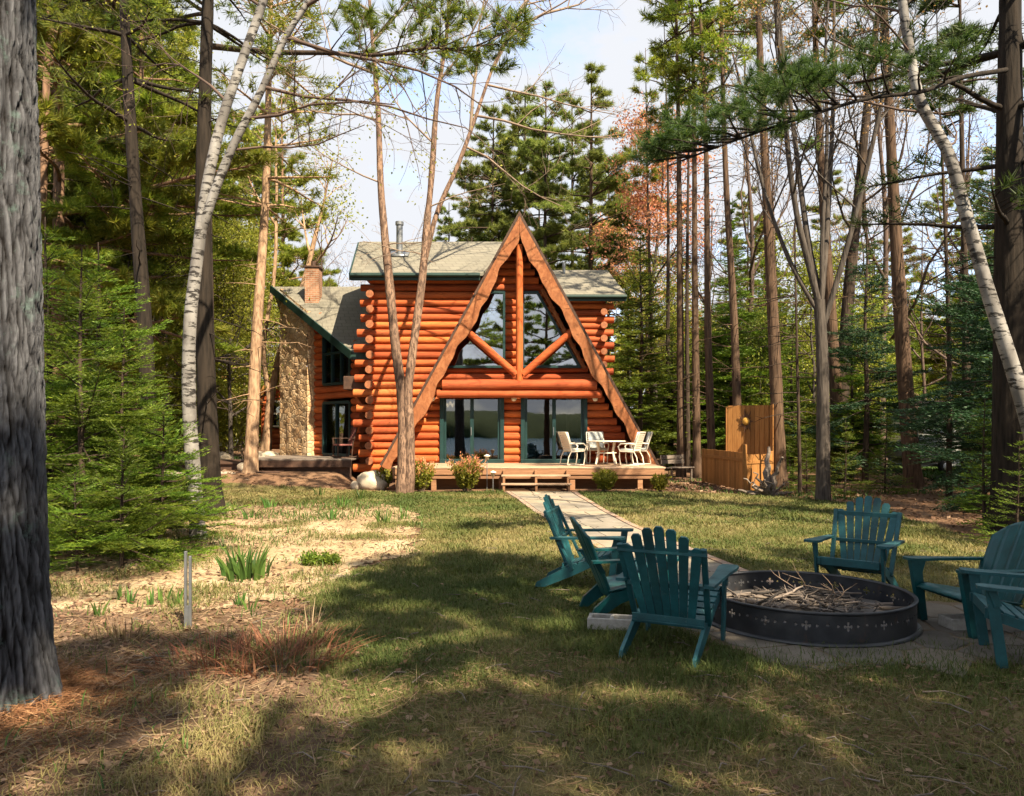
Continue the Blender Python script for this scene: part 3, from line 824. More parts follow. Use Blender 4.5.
keep = ~hole(cu, cz); ii = ii[keep]; jj = jj[keep]; j2 = (jj + 1) % NA
mb = MB(); mb.add(v, np.stack([ii * NA + jj, ii * NA + j2, (ii + 1) * NA + j2, (ii + 1) * NA + jj], -1))
o = mb.build('wall_band', [M['black_steel']], ring); so = o.modifiers.new('s', 'SOLIDIFY'); so.thickness = .005; so.offset = 1
mb = MB(); mb.lathe([(PR - .018, PH - .004), (PR - .016, PH + .008), (PR + .012, PH + .010), (PR + .016, PH), (PR + .010, PH - .014), (PR + .006, PH - .014)], 96); mb.build('rim', [M['black_steel']], ring)
mb = MB(); mb.lathe([(PR + .006, .02), (PR + .045, .006), (PR + .045, 0), (PR - .02, 0)], 96); mb.build('foot_flange', [M['black_steel']], ring)
M['ash'] = mat_plain('wood_ash', (.085, .075, .068), .95, .5, 9, bump=.5)
mb = MB(); rs = np.linspace(0, PR - .012, 16); 
vv = [(r * math.cos(a), r * math.sin(a), .06 + .05 * (1 - (r / PR) ** 2) + .02 * vnoise(r * math.cos(a) * 9 + 50, r * math.sin(a) * 9 + 50, 4)) for r in rs for a in np.linspace(0, 2 * math.pi, 48, endpoint=False)]
mb.add(vv, [[i * 48 + j, i * 48 + (j + 1) % 48, (i + 1) * 48 + (j + 1) % 48, (i + 1) * 48 + j] for i in range(15) for j in range(48)])
tag(mb.build('ash_bed', [M['ash']], None, loc=(PX, PY, zb)), kind='stuff', label='grey ash and soil filling the fire ring')
M['charred'] = mat_plain('charred_wood', (.030, .025, .022), .9, .5, 14, bump=.4)
stick_me = []
for k in range(7):
    mb = MB(); n = 9; xs = np.linspace(-.5, .5, n); p = np.stack([xs, np.cumsum(g.normal(size=n)) * .018, np.cumsum(g.normal(size=n)) * .012], 1)
    rr = np.linspace(1, .55, n)
    mb.tube(p, .021 * rr * (1 + .12 * (g.random(n) - .5)), 8, True, 0, None, g.random())
    for b in range(2):
        i = int(g.integers(2, 7)); q = p[i]; d = np.array([.5, g.normal() * .6, abs(g.normal()) * .12]); d /= np.linalg.norm(d)
        mb.tube([q, q + d * .11, q + d * .2 + np.array([0, 0, .02])], [.010, .007, .003], 5, False)
    stick_me.append(mb.mesh('stick', [M['charred'] if k in (2, 5) else M['grey_wood']]))
for k in range(85):
    o = bpy.data.objects.new('stick', stick_me[k % 7]); COL.objects.link(o)
    r = .60 * math.sqrt(g.random()); a = g.random() * 6.283; big = g.random() < .22
    x, y = r * math.cos(a) * 1.05 - .06, r * math.sin(a) * .8 
    s = .35 + .45 * g.random()
    zc = .085 + .10 * g.random() * max(.1, 1 - (r / .72) ** 2)
    lim = math.sqrt(max(.02, .78 ** 2 - min(.7, r) ** 2))
    s = min(s, lim * 1.5)
    o.location = (PX + x, PY + y, zb + zc); th = (g.normal() * .9 + (0.1 if g.random() < .6 else 1.5)); o.rotation_euler = (g.normal() * .25, g.normal() * .07, th)
    th_ = s * (1.5 if big else .75 + .4 * g.random()); o.scale = (s, th_, th_)
    tag(o, 'dry stick in the heap of branches inside the black fire ring', 'stick', 'sticks heaped in the fire ring')
for k in range(5):                                            # thin twigs that stand up out of the heap
    mb = MB(); a = g.random() * 6.28; base = np.array([.35 * math.cos(a) - .1, .3 * math.sin(a) + .1, .12]); d = np.array([g.normal() * .5 - .2, g.normal() * .3, .75]); L = .22 + .2 * g.random()
    pp = [base + d * L * t + np.array([.05 * math.sin(t * 4 + a), .03 * math.cos(t * 5), 0]) for t in np.linspace(0, 1, 7)]
    mb.tube(pp, np.linspace(.006, .002, 7), 5)
    for q in (3, 4): mb.tube([pp[q], pp[q] + np.array([g.normal() * .12, g.normal() * .1, .06])], [.003, .0012], 4)
    tag(mb.build('twig', [M['twig_pale']], None, loc=(PX, PY, zb)), 'thin pale twig sticking up from the heap inside the fire ring', 'twig', 'twigs standing up from the fire ring heap')

# ------------------------------------------------------------------ concrete blocks by the chairs
M['concrete'] = mat_plain('concrete_block', (.34, .32, .29), .92, .2, 22, bump=.4)
def block(px, py, rz, label):
    x, y = G(px, py); t = thing('concrete_block', label, 'block', (x, y, hz(x, y) + .03), rz, 'hollow concrete blocks by the fire ring')
    mb = MB(); W, D, Hh = .39, .19, .09
    for yy in (-D / 2 + .016, D / 2 - .016): mb.box((0, yy, Hh / 2), (W, .032, Hh))
    for xx in (-W / 2 + .016, 0, W / 2 - .016): mb.box((xx, 0, Hh / 2 - .001), (.032, D - .064, Hh - .004))
    mb.build('shell', [M['concrete']], t, False, .004); return t
block(612, 632, R(-12), 'grey hollow concrete block on the ground under the left resin chair')
block(968, 632, R(4), 'grey hollow concrete block with weeds in it under the right resin chair')

# ------------------------------------------------------------------ white furniture on the deck
DKZ = .652
def patio_chair(label, loc, rz, stripe=False):
    t = thing('patio_chair', label, 'chair', loc, rz, 'cream patio chairs round the deck table')
    fr = [M['white_frame']]
    for sx in (-1, 1):
        mb = MB(); mb.tube([(sx * .27, .30, 0.02), (sx * .27, .26, .25), (sx * .27, .17, .42), (sx * .27, .27, .75), (sx * .26, .36, .97)], .017, 8)
        mb.build('side_rail', fr, t)
        mb = MB(); mb.tube([(sx * .27, -.22, .02), (sx * .27, -.26, .25), (sx * .27, -.25, .42), (sx * .27, .17, .40)], .017, 8); mb.tube([(sx * .27, -.22, .018), (sx * .27, .30, .018)], .014, 8)
        mb.build('leg', fr, t)
        mb = MB(); mb.tube([(sx * .28, -.24, .42), (sx * .30, -.29, .56), (sx * .31, -.20, .64), (sx * .30, .05, .64), (sx * .27, .24, .62)], .02, 8); mb.build('armrest', fr, t)
    mb = MB(); mb.tube([(-.26, .36, .97), (.26, .36, .97)], .017, 8); mb.tube([(-.27, -.25, .42), (.27, -.25, .42)], .015, 8)
    for k in range(9):
        f = k / 8; mb.box((0, .19 + .17 * f, .46 + .50 * f), (.52, .012, .045), Matrix.Rotation(R(-18), 3, 'X'))
    mb.build('back_sling', fr, t, False)
    c = [M['stripe'] if stripe else M['cushion']]
    mb = MB(); mb.box((0, -.03, .455), (.50, .46, .08)); mb.build('seat_cushion', c, t, True, .03)
    mb = MB(); mb.box((0, .215, .72), (.48, .07, .54), Matrix.Rotation(R(-17), 3, 'X')); mb.build('back_cushion', c, t, True, .03)
    return t
def dk_pt(px, Y): return ((px - CX) / FOC * Y, Y, DKZ)
c1 = patio_chair('cream patio chair with pale cushion, left of the deck table, side on', dk_pt(573, 22.2), R(110))
c2 = patio_chair('cream patio chair with grey striped back cushion behind the deck table', dk_pt(597, 23.15), R(6), True)
dup(c1, dk_pt(631, 21.85), R(-118), 'cream patio chair showing its slatted back, right of the deck table, near the camera')
c4 = dup(c2, dk_pt(640, 22.9), R(-95), 'cream patio chair with grey cushion at the far right end of the deck')
dup(c1, (-.55 + 1.0, 25.9, .66), R(150), 'cream chair standing inside the house behind the right glass door')
tb = thing('patio_table', 'cream round patio table on the deck between the patio chairs', 'table', dk_pt(606, 22.5))
mb = MB(); mb.lathe([(.001, .72), (.56, .72), (.585, .71), (.585, .69), (.55, .68), (.001, .68)], 40); mb.build('table_top', [M['white_frame']], tb)
for k in range(4):
    a = k * math.pi / 2 + .6; mb = MB(); mb.tube([(.36 * math.cos(a), .36 * math.sin(a), .69), (.30 * math.cos(a), .30 * math.sin(a), .4), (.40 * math.cos(a), .40 * math.sin(a), .02)], .03, 8); mb.build('leg', [M['white_frame']], tb)
mb = MB(); mb.lathe([(.30, .36), (.32, .37), (.32, .34), (.30, .34), (.30, .36)], 30); mb.build('leg_ring', [M['white_frame']], tb)

# rocking chair on the side deck
M['plaid'] = mat_plain('plaid_seat', (.20, .07, .06), .85, .5, 30)
rk = thing('rocking_chair', 'dark wooden rocking chair with reddish seat beside the glass door of the stone wing', 'chair', (-5.35, 23.75, .80), R(-60))
for sx in (-1, 1):
    mb = MB(); mb.tube([(sx * .27, -.42, .10), (sx * .27, -.2, .03), (sx * .27, .1, .02), (sx * .27, .4, .06), (sx * .27, .6, .14)], .02, 8); mb.build('rocker', [M['dark_wood']], rk)
    mb = MB(); mb.tube([(sx * .26, -.24, .04), (sx * .26, -.25, .62)], .02, 8); mb.build('leg', [M['dark_wood']], rk)
    mb = MB(); mb.tube([(sx * .26, .2, .03), (sx * .25, .24, .45), (sx * .24, .42, 1.12)], .02, 8); mb.build('back_post', [M['dark_wood']], rk)
    mb = MB(); mb.box((sx * .28, 0, .63), (.07, .56, .02)); mb.build('armrest', [M['dark_wood']], rk, False, .005)
mb = MB(); mb.box((0, 0, .42), (.5, .5, .05)); mb.build('seat', [M['plaid']], rk, False, .015)
mb = MB()
for k in range(7): mb.beam((-.2 + k * .066, .25, .46), (-.2 + k * .066, .42, 1.08), .028, .012, (0, 1, 0))
mb.box((0, .43, 1.09), (.5, .025, .09)); mb.build('backrest', [M['plaid']], rk, False, .004)

# ------------------------------------------------------------------ cedar privacy screen
cx0 = Vector((*G(704, 483), 0)); cx1 = Vector((*G(745, 493), 0)); 
cx2 = cx1 + Vector((1.05, .95, 0)).normalized() * .0
fb = thing('cedar_screen', 'golden cedar privacy screen with low and tall panels and a sun plaque', 'screen', (cx1.x, cx1.y, 0))
def panel(name, p0, p1, z0, z1, cap=True, n=None, parent=fb):
    p0 = Vector(p0); p1 = Vector(p1); L = (p1 - p0).length; d = (p1 - p0) / L; n = n or max(2, int(L / .14))
    mb = MB()
    for i in range(n):
        a = p0 + d * (L * i / n + .003); b = p0 + d * (L * (i + 1) / n - .003)
        mid = (a + b) / 2; th = math.atan2(d.y, d.x)
        mb.box((mid.x, mid.y, (z0 + z1) / 2 + .012 * g.random()), ((b - a).length, .022 + .002 * (i % 2), z1 - z0), Matrix.Rotation(th, 3, 'Z'), 0, g.random())
    nn = Vector((d.y, -d.x, 0)) * .022
    if cap:
        mb.beam(p0 + Vector((0, 0, z1 - .2)) + nn, p1 + Vector((0, 0, z1 - .2)) + nn, .02, .09, (0, 0, 1), 0, .3)
    o = mb.build(name, [M['cedar']], parent, False, .003); o.location = -Vector(parent.location); return o
# low panel on the left running back, low panel on the right, tall panel behind, tall side panel
panel('low_panel', cx0, cx1, .05, 1.08)
e1 = Vector(((772 - CX) / FOC * 20.9, 20.9, 0)); panel('low_panel', cx1 + Vector((.02, .01, 0)), e1, .05, 1.02)
tA = Vector(((728 - CX) / FOC * 22.9, 22.9, 0)); tB = Vector(((769 - CX) / FOC * 22.1, 22.1, 0))
tp = panel('tall_panel', tA, tB, .9, 2.42, False); panel('tall_panel', tB + Vector((.02, -.03, 0)), e1 + Vector((.05, .05, 0)), .3, 2.40, False)
mb = MB()
for q, h_ in ((cx0, 1.1), (cx1 + Vector((.0, -.03, 0)), 1.30), (e1, 1.1), (tA, 2.4), (tB + Vector((.03, .05, 0)), 2.42)):
    mb = MB(); mb.box((q.x, q.y + .06, h_ / 2), (.10, .10, h_), None, 0, .3); o = mb.build('post', [M['cedar']], fb, False, .005); o.location = -Vector(fb.location)
pc = tA.lerp(tB, .46); pc.z = 1.95; dv = (tB - tA).normalized(); nv = Vector((dv.y, -dv.x, 0))
M['rust'] = mat_plain('rusty_iron', (.10, .045, .02), .7, .4, 20)
M['sunface'] = mat_plain('ochre_plaque', (.50, .27, .05), .6, .2, 12)
rotp = Matrix((dv, -nv, Vector((0, 0, 1)))).transposed().to_4x4()
sun_p = bpy.data.objects.new('sun_plaque', None); COL.objects.link(sun_p); sun_p.location = pc + nv * .045; sun_p.rotation_euler = rotp.to_euler()
tag(sun_p, 'ochre sun shaped plaque with dark rays hanging on the tall cedar panel', 'plaque')
mb = MB()
for k in range(14):
    a = k / 14 * 6.283; rr = .17 if k % 2 else .24
    c, s_ = math.cos(a), math.sin(a)
    mb.slab([(.10 * c - .03 * s_, 0, 1.5 * (.10 * s_ + .03 * c)), (rr * c, 0, 1.6 * rr * s_), (.10 * c + .03 * s_, 0, 1.5 * (.10 * s_ - .03 * c))], (0, .015, 0))
mb.build('rays', [M['rust']], sun_p, False)
mb = MB(); mb.lathe([(.001, .03), (.06, .026), (.11, .008), (.115, 0), (.001, 0)], 20)
for i, v in enumerate(mb.v): mb.v[i] = np.stack([v[:, 0], -v[:, 2] - .004, v[:, 1]], 1)
mb.build('face', [M['sunface']], sun_p)

# driftwood root leaning on the screen
mb = MB(); q = Vector((*G(770, 495), 0))
def limb(p, d, L, r, n=9, wig=.06):
    d = Vector(d).normalized(); pts = [Vector(p) + d * (L * t) + Vector((g.normal() * wig * t, g.normal() * wig * t, g.normal() * wig * .6 * t)) for t in np.linspace(0, 1, n)]
    mb.tube(pts, np.linspace(r, r * .25, n), 8, True, 0, None, g.random(), .25, int(g.integers(999))); return pts
limb(q + Vector((-.1, .1, -.1)), (.12, .1, 1), 1.35, .15); limb(q, (.25, -.1, .9), 1.0, .11); limb(q, (-.9, -.15, .12), .9, .09); limb(q, (-.7, -.4, .35), .75, .07); limb(q, (.9, -.2, .18), .55, .08); limb(q, (-.3, -.5, .5), .6, .07); limb(q, (-.55, -.2, .7), .8, .06); limb(q + Vector((-.15, 0, .1)), (-.8, -.1, .55), .6, .045)
for k in range(8): limb(q + Vector((g.normal() * .1, 0, .05)), (g.normal(), -.4, .3 + .4 * g.random()), .5, .035)
tag(mb.build('driftwood', [M['grey_wood']]), 'gnarled grey driftwood root leaning against the cedar screen', 'driftwood')

# ------------------------------------------------------------------ small things round the house
M['boulder'] = mat_plain('pale_boulder', (.44, .37, .28), .92, .3, 5, bump=.6)
def boulder(px, py, w, h, label, group=None, sd=1, Y=None):
    x, y = G(px, py)
    if Y: x, y = (px - CX) / FOC * Y, Y
    mb = MB(); gg = np.random.default_rng(sd); nu, nv_ = 20, 12; v = []
    for i in range(nv_):
        ph = math.pi * i / (nv_ - 1)
        for j in range(nu):
            a = 2 * math.pi * j / nu; nx, ny, nz_ = math.sin(ph) * math.cos(a), math.sin(ph) * math.sin(a), math.cos(ph)
            k = 1 + .5 * (vnoise(nx * 1.6 + sd * 9, ny * 1.6 + nz_ * 1.9 + 20, sd) - .5) + .2 * (vnoise(nx * 4 + sd, ny * 4 + nz_ * 4 + 9, sd + 3) - .5)
            v.append((nx * w * .5 * k, ny * w * .42 * k, nz_ * h * .5 * k + h * .36))
    mb.add(v, [[i * nu + j, (i + 1) * nu + j, (i + 1) * nu + (j + 1) % nu, i * nu + (j + 1) % nu] for i in range(nv_ - 1) for j in range(nu)])
    return tag(mb.build('boulder', [M['boulder']], None, loc=(x, y, hz(x, y))), label, 'boulder', group)
boulder(374, 489, .85, .62, 'large pale boulder at the foot of the log corner beside the forked birch', None, 2)
boulder(358, 489, .40, .30, 'small tan rock beside the large pale boulder', None, 5)
boulder(246, 486, .55, .35, 'low brown rock at the foot of the straight tan pine', None, 8)
for k, (a, b, w_) in enumerate(((264, 452, 1.0), (272, 448, .8), (282, 453, .7), (222, 448, .8), (214, 452, .6), (256, 449, .7))):
    boulder(a, 0, w_, w_ * .6, 'pale round stone in the low heap left of the stone stack', 'stones heaped by the stone wing', 20 + k, 27.5 + k * .5)

def stake(px, Y, z0, h, label):
    x = (px - CX) / FOC * Y; t = thing('stake_light', label, 'path light', (x, Y, z0))
    mb = MB(); mb.tube([(0, 0, -.1), (0, 0, h)], .014, 6); mb.build('post', [M['metal_grey']], t)
    mb = MB(); mb.lathe([(.001, h + .16), (.09, h + .12), (.09, h + .10), (.055, h + .10), (.05, h), (.001, h)], 12); mb.build('lamp_head', [M['white_frame']], t)
stake(487, 20.7, 0, .86, 'slim path light with pale head standing in front of the left glass door')
stake(493, 20.5, 0, .42, 'short grey path light beside the deck steps')
# split grey stake in the flower bed
x, y = G(188, 627)
st = thing('garden_stake', 'grey two pronged metal stake standing upright in the flower bed', 'stake', (x, y, hz(x, y)))
for sx, h_ in ((-1, .66), (1, .62)):
    mb = MB(); mb.box((sx * .019, 0, h_ / 2 - .05), (.020, .03, h_ + .1)); mb.build('prong', [M['metal_grey']], st, False, .004)
mb = MB(); mb.box((0, 0, .10), (.026, .024, .20)); mb.build('base', [M['metal_grey']], st, False, .004)

# garden bench and table among the trunks right of the deck
def bench(px, Y, rz, label):
    x = (px - CX) / FOC * Y; t = thing('wooden_bench', label, 'bench', (x, Y, hz(x, Y)), rz)
    mb = MB()
    for k in range(3): mb.box((0, -.16 + k * .15, .43), (1.15, .13, .03))
    mb.build('seat', [M['grey_wood']], t, False, .005)
    mb = MB()
    for k in range(2): mb.box((0, .24 + .03 * k, .62 + k * .16), (1.15, .025, .13))
    mb.build('backrest', [M['grey_wood']], t, False, .005)
    for sx in (-.48, .48):
        for yy, h_ in ((-.16, .42), (.22, .85)):
            mb = MB(); mb.beam((sx, yy, 0), (sx, yy + (.06 if h_ > .5 else 0), h_), .05, .06, (0, 1, 0)); mb.build('leg', [M['grey_wood']], t, False, .005)
bench(678, 25.5, R(35), 'small weathered wooden bench among the trunks between the deck and the cedar screen')

# ------------------------------------------------------------------ neighbouring buildings through the trees
def far_cabin():
    t = thing('log_shed', 'small log shed with arched roof and one window behind the stone stack', 'shed', P(318, 449, 33.0))
    W, Hs, D = 2.4, 1.9, 4
    mb = MB(); z = .1
    def half(z): return W if z < Hs else W * math.sqrt(max(0, 1 - ((z - Hs) / 1.5) ** 2))
    while z < Hs + 1.45:
        h_ = half(z + .05)
        cuts = [(-2.05, -1.05)] if 1.0 < z < 2.15 else []
        x = -h_
        for a, b in cuts: log_x(mb, x, a, 0, z); x = b
        log_x(mb, x, h_, 0, z); z += PITCH
    for sx in (-1, 1): mb.box((sx * W, D / 2, Hs / 2), (.2, D, Hs))
    mb.build('log_wall', [M['log'], M['log_end']], t)
    mb = MB(); n = 18; arc = [((W + .25) * math.cos(a), Hs + 1.72 * math.sin(a)) for a in np.linspace(0, math.pi, n)]; arc2 = [((W + .05) * math.cos(a), Hs + 1.56 * math.sin(a)) for a in np.linspace(0, math.pi, n)]
    v = [(a, -.35, b) for a, b in arc] + [(a, -.35, b) for a, b in arc2] + [(a, D, b) for a, b in arc] + [(a, D, b) for a, b in arc2]
    mb.add(v, [[i, i + 1, n + i + 1, n + i] for i in range(n - 1)] + [[i, 2 * n + i, 2 * n + i + 1, i + 1] for i in range(n - 1)] + [[n + i, n + i + 1, 3 * n + i + 1, 3 * n + i] for i in range(n - 1)])
    mb.build('roof', [M['cedar']], t, False)
    mb = MB()
    for a, b in (((-2.05, 1.0), (-1.05, 1.0)), ((-2.05, 2.1), (-1.05, 2.1)), ((-2.05, 1.0), (-2.05, 2.1)), ((-1.05, 1.0), (-1.05, 2.1)), ((-2.05, 1.55), (-1.05, 1.55)), ((-1.55, 1.0), (-1.55, 2.1))):
        mb.beam((a[0], -.12, a[1]), (b[0], -.12, b[1]), .07, .08, (0, 1, 0))
    f = mb.build('window', [M['white_frame']], t, False); mb = MB(); mb.box((-1.55, -.08, 1.55), (1.0, .02, 1.1)); mb.build('pane', [M['glass_door']], f, False)
    mb = MB(); mb.box((-1.5, .6, 1.5), (1.5, .1, 1.8)); mb.build('room', [M['interior']], t, False)
far_cabin()
M['redroof'] = mat_plain('russet_roof', (.38, .14, .06), .8, .3, 14)
M['white_wall'] = mat_plain('white_wall', (.72, .74, .78), .7, .08, 3)
M['brown_wall'] = mat_plain('russet_wall', (.36, .16, .07), .8, .3, 8)
def neighbour():
    t = thing('lake_cabin', 'white walled neighbouring cabin with a russet roof edge seen between the birch and the firs', 'house', (P(150, 0, 44).x, 44, hz(-21, 44)))
    mb = MB(); mb.box((0, 3, 1.2), (7.5, 6, 2.4)); mb.build('wall', [M['white_wall']], t, False)
    mb = MB(); mb.slab([(-4.6, -1.9, 2.75), (4.6, -1.9, 2.75), (4.6, 3, 4.6), (-4.6, 3, 4.6)], (0, 0, -.15)); mb.slab([(-4.6, 3.01, 4.6), (4.6, 3.01, 4.6), (4.6, 6.8, 2.7), (-4.6, 6.8, 2.7)], (0, 0, -.15))
    rf = mb.build('roof', [M['redroof']], t, False)
    mb = MB(); mb.box((0, -1.93, 2.5), (9.2, .06, .45)); mb.build('fascia', [M['redroof']], rf, False)
    for xx in (-4.2, -1.4, 1.4, 4.2):
        mb = MB(); mb.box((xx, -1.8, 1.15), (.2, .2, 2.4)); mb.build('post', [M['brown_wall']], t, False)
    mb = MB(); mb.box((0, -1.9, .45), (8.6, .08, .7)); mb.build('porch_rail', [M['brown_wall']], t, False)
    for xx in (-2.6, 2.4):
        mb = MB(); mb.box((xx, -.02, 1.4), (1.1, .06, 1.0)); mb.build('window', [M['glass']], t, False)
neighbour()
t = thing('garden_shed', 'pale blue white shed far behind the covered boat on the right', 'shed', (P(946, 0, 34).x, 34, hz(19, 34)), R(12))
mb = MB(); mb.box((0, 1.2, 1.15), (2.3, 2.4, 2.3)); mb.build('wall', [M['white_wall']], t, False)
mb = MB(); mb.slab([(-1.35, -.2, 2.3), (1.35, -.2, 2.3), (1.35, 1.2, 3.0), (-1.35, 1.2, 3.0)], (0, 0, .08)); mb.slab([(-1.35, 1.21, 3.0), (1.35, 1.21, 3.0), (1.35, 2.6, 2.3), (-1.35, 2.6, 2.3)], (0, 0, .08)); mb.build('roof', [M['dark_wood']], t, False)
mb = MB(); mb.box((-.2, -.02, .95), (.9, .05, 1.85)); mb.build('door', [mat_plain('shed_door', (.45, .55, .68), .6, .1, 4)], t, False)
# covered boat on its trailer
M['tarp'] = mat_plain('grey_tarp', (.13, .135, .13), .75, .35, 3, bump=.4)
M['rubber'] = mat_plain('tyre_rubber', (.02, .02, .02), .8, .2, 9)
bt = thing('covered_boat', 'small boat under a dark grey tarpaulin on a trailer, right of the big pine trunk', 'boat', (P(934, 0, 30).x, 30, hz(16.6, 30)), R(20))
mb = MB(); n = 22; m_ = 13; v = []
for i in range(n):
    f = i / (n - 1); x = -1.7 + 3.6 * f; w = .85 * math.sin(min(1, (1 - f) * 1.6 + .05) * math.pi / 2); top = 1.25 + .45 * math.sin(f * 2.6) - .5 * f * f
    for j in range(m_):
        a = math.pi * j / (m_ - 1); v.append((x, -w * math.cos(a), .62 + (top - .62) * math.sin(a) ** .6 + .05 * (vnoise(x * 3, j * .8, 9) - .5)))
mb.add(v, [[i * m_ + j, (i + 1) * m_ + j, (i + 1) * m_ + j + 1, i * m_ + j + 1] for i in range(n - 1) for j in range(m_ - 1)])
mb.add(v[:m_], [list(range(m_))]); mb.build('tarpaulin', [M['tarp']], bt)
mb = MB(); v = []
for i in range(n):
    f = i / (n - 1); x = -1.65 + 3.5 * f; w = .78 * math.sin(min(1, (1 - f) * 1.6 + .05) * math.pi / 2)
    for j in range(9):
        a = math.pi * j / 8; v.append((x, -w * math.cos(a), .70 - (.36 - .25 * f * f) * math.sin(a)))
mb.add(v, [[i * 9 + j, i * 9 + j + 1, (i + 1) * 9 + j + 1, (i + 1) * 9 + j] for i in range(n - 1) for j in range(8)]); mb.build('hull', [M['white_wall']], bt)
mb = MB(); mb.box((.1, .55, .32), (3.2, .07, .08)); mb.box((.1, -.55, .32), (3.2, .07, .08)); mb.box((2.4, 0, .32), (1.6, .07, .08)); mb.box((-.4, 0, .3), (.08, 1.5, .08)); mb.build('trailer_frame', [M['metal_grey']], bt, False)
for sy in (-.82, .82):
    mb = MB(); mb.lathe([(.15, -.07), (.27, -.085), (.295, -.05), (.295, .05), (.27, .085), (.15, .07)], 22)
    for i, vv_ in enumerate(mb.v): mb.v[i] = np.stack([vv_[:, 0] - .4, vv_[:, 2] + sy, vv_[:, 1] + .295], 1)
    wh = mb.build('wheel', [M['rubber']], bt); mb = MB(); mb.lathe([(.001, .06), (.15, .06), (.15, -.06), (.001, -.06)], 16)
    for i, vv_ in enumerate(mb.v): mb.v[i] = np.stack([vv_[:, 0] - .4, vv_[:, 2] + sy, vv_[:, 1] + .295], 1)
    mb.build('rim', [M['white_wall']], wh)
# ------------------------------------------------------------------ ground sheets
def ground_mat(name, stops, sc=1.2, fine=30, speck=None, bump=.5):
    t = NT(name); v = t.pos()
    n = t.noise(v, sc, 6, .62, .3); f = t.noise(v, fine, 5, .7)
    col = t.ramp(t.math('ADD', t.math('MULTIPLY', n, .6), t.math('MULTIPLY', f, .4)), stops)
    if speck:
        vo = t.node('ShaderNodeTexVoronoi'); t.l.new(v, vo.inputs['Vector']); vo.inputs['Scale'].default_value = 26
        sp = t.node('ShaderNodeSeparateColor'); t.l.new(vo.outputs['Color'], sp.inputs[0])
        mk = t.math('MULTIPLY', t.ramp(sp.outputs[0], [(.62, 0), (.7, 1)]), t.ramp(vo.outputs['Distance'], [(.3, 1), (.5, 0)]))
        col = t.mix(t.math('MULTIPLY', mk, .8), col, speck)
    t.bump(t.math('ADD', f, t.math('MULTIPLY', n, .8)), bump, .03)
    return t.done(col, .95, .15)
M['forest_floor'] = ground_mat('forest_floor', [(.30, (.075, .042, .025)), (.5, (.15, .085, .050)), (.68, (.26, .165, .10))], .9, 22)
M['bed'] = ground_mat('pale_mulch', [(.30, (.15, .10, .05)), (.48, (.32, .235, .135)), (.66, (.49, .39, .26))], .9, 30)
M['mulch'] = ground_mat('dark_leaf_mulch', [(.30, (.040, .024, .017)), (.5, (.11, .07, .046)), (.68, (.22, .15, .10))], 1.3, 28)
M['lawn'] = ground_mat('lawn_soil', [(.30, (.050, .052, .018)), (.46, (.095, .086, .032)), (.64, (.20, .155, .075))], 1.1, 30)
M['sand'] = ground_mat('pale_gravel', [(.30, (.30, .24, .18)), (.6, (.44, .37, .29))], 2, 60)

def axis(a, b, fa, fb, step, far):
    c = np.arange(fa, fb + step * .5, step)
    lo = fa - np.geomspace(step * 2, fa - a, far); hi = fb + np.geomspace(step * 2, b - fb, far)
    return np.concatenate([lo[::-1], c, hi])
gx = axis(-320, 320, -16, 16, .25, 34); gy = axis(-320, 420, -8, 36, .25, 34)
XX, YY = np.meshgrid(gx, gy); ZZ = hgt(XX, YY)
# the ground dips below the lake
ZZ = np.where(YY < -12, np.minimum(ZZ, -1.2), ZZ)
ny, nx = XX.shape; i, j = np.meshgrid(np.arange(ny - 1), np.arange(nx - 1), indexing='ij'); q = (i * nx + j).ravel()
mb = MB(); mb.add(np.stack([XX.ravel(), YY.ravel(), ZZ.ravel()], 1), np.stack([q, q + 1, q + nx + 1, q + nx], 1))
tag(mb.build('ground', [M['forest_floor']]), kind='structure', label='brown forest floor of soil and fallen leaves')

def sheet(name, poly, dz, step, mat, ragged=.12, label=None, excl=()):
    P_ = np.array(poly); x = np.arange(P_[:, 0].min() - .3, P_[:, 0].max() + .3, step); y = np.arange(P_[:, 1].min() - .3, P_[:, 1].max() + .3, step)
    X, Y = np.meshgrid(x, y); ny, nx = X.shape
    cxx = (X[:-1, :-1] + step / 2); cyy = (Y[:-1, :-1] + step / 2)
    wx = cxx + (fbm(cxx * 2.2, cyy * 2.2, 41) - .5) * 2 * ragged; wy = cyy + (fbm(cxx * 2.2, cyy * 2.2, 87) - .5) * 2 * ragged
    ok = inpoly(wx, wy, poly)
    i, j = np.where(ok); q = i * nx + j; f = np.stack([q, q + 1, q + nx + 1, q + nx], 1)
    used, inv = np.unique(f, return_inverse=True)
    v = np.stack([X.ravel(), Y.ravel(), hgt(X, Y).ravel() + dz], 1)[used]
    mb = MB(); mb.add(v, inv.reshape(-1, 4)); o = mb.build(name, [mat]); return tag(o, kind='structure', label=label)

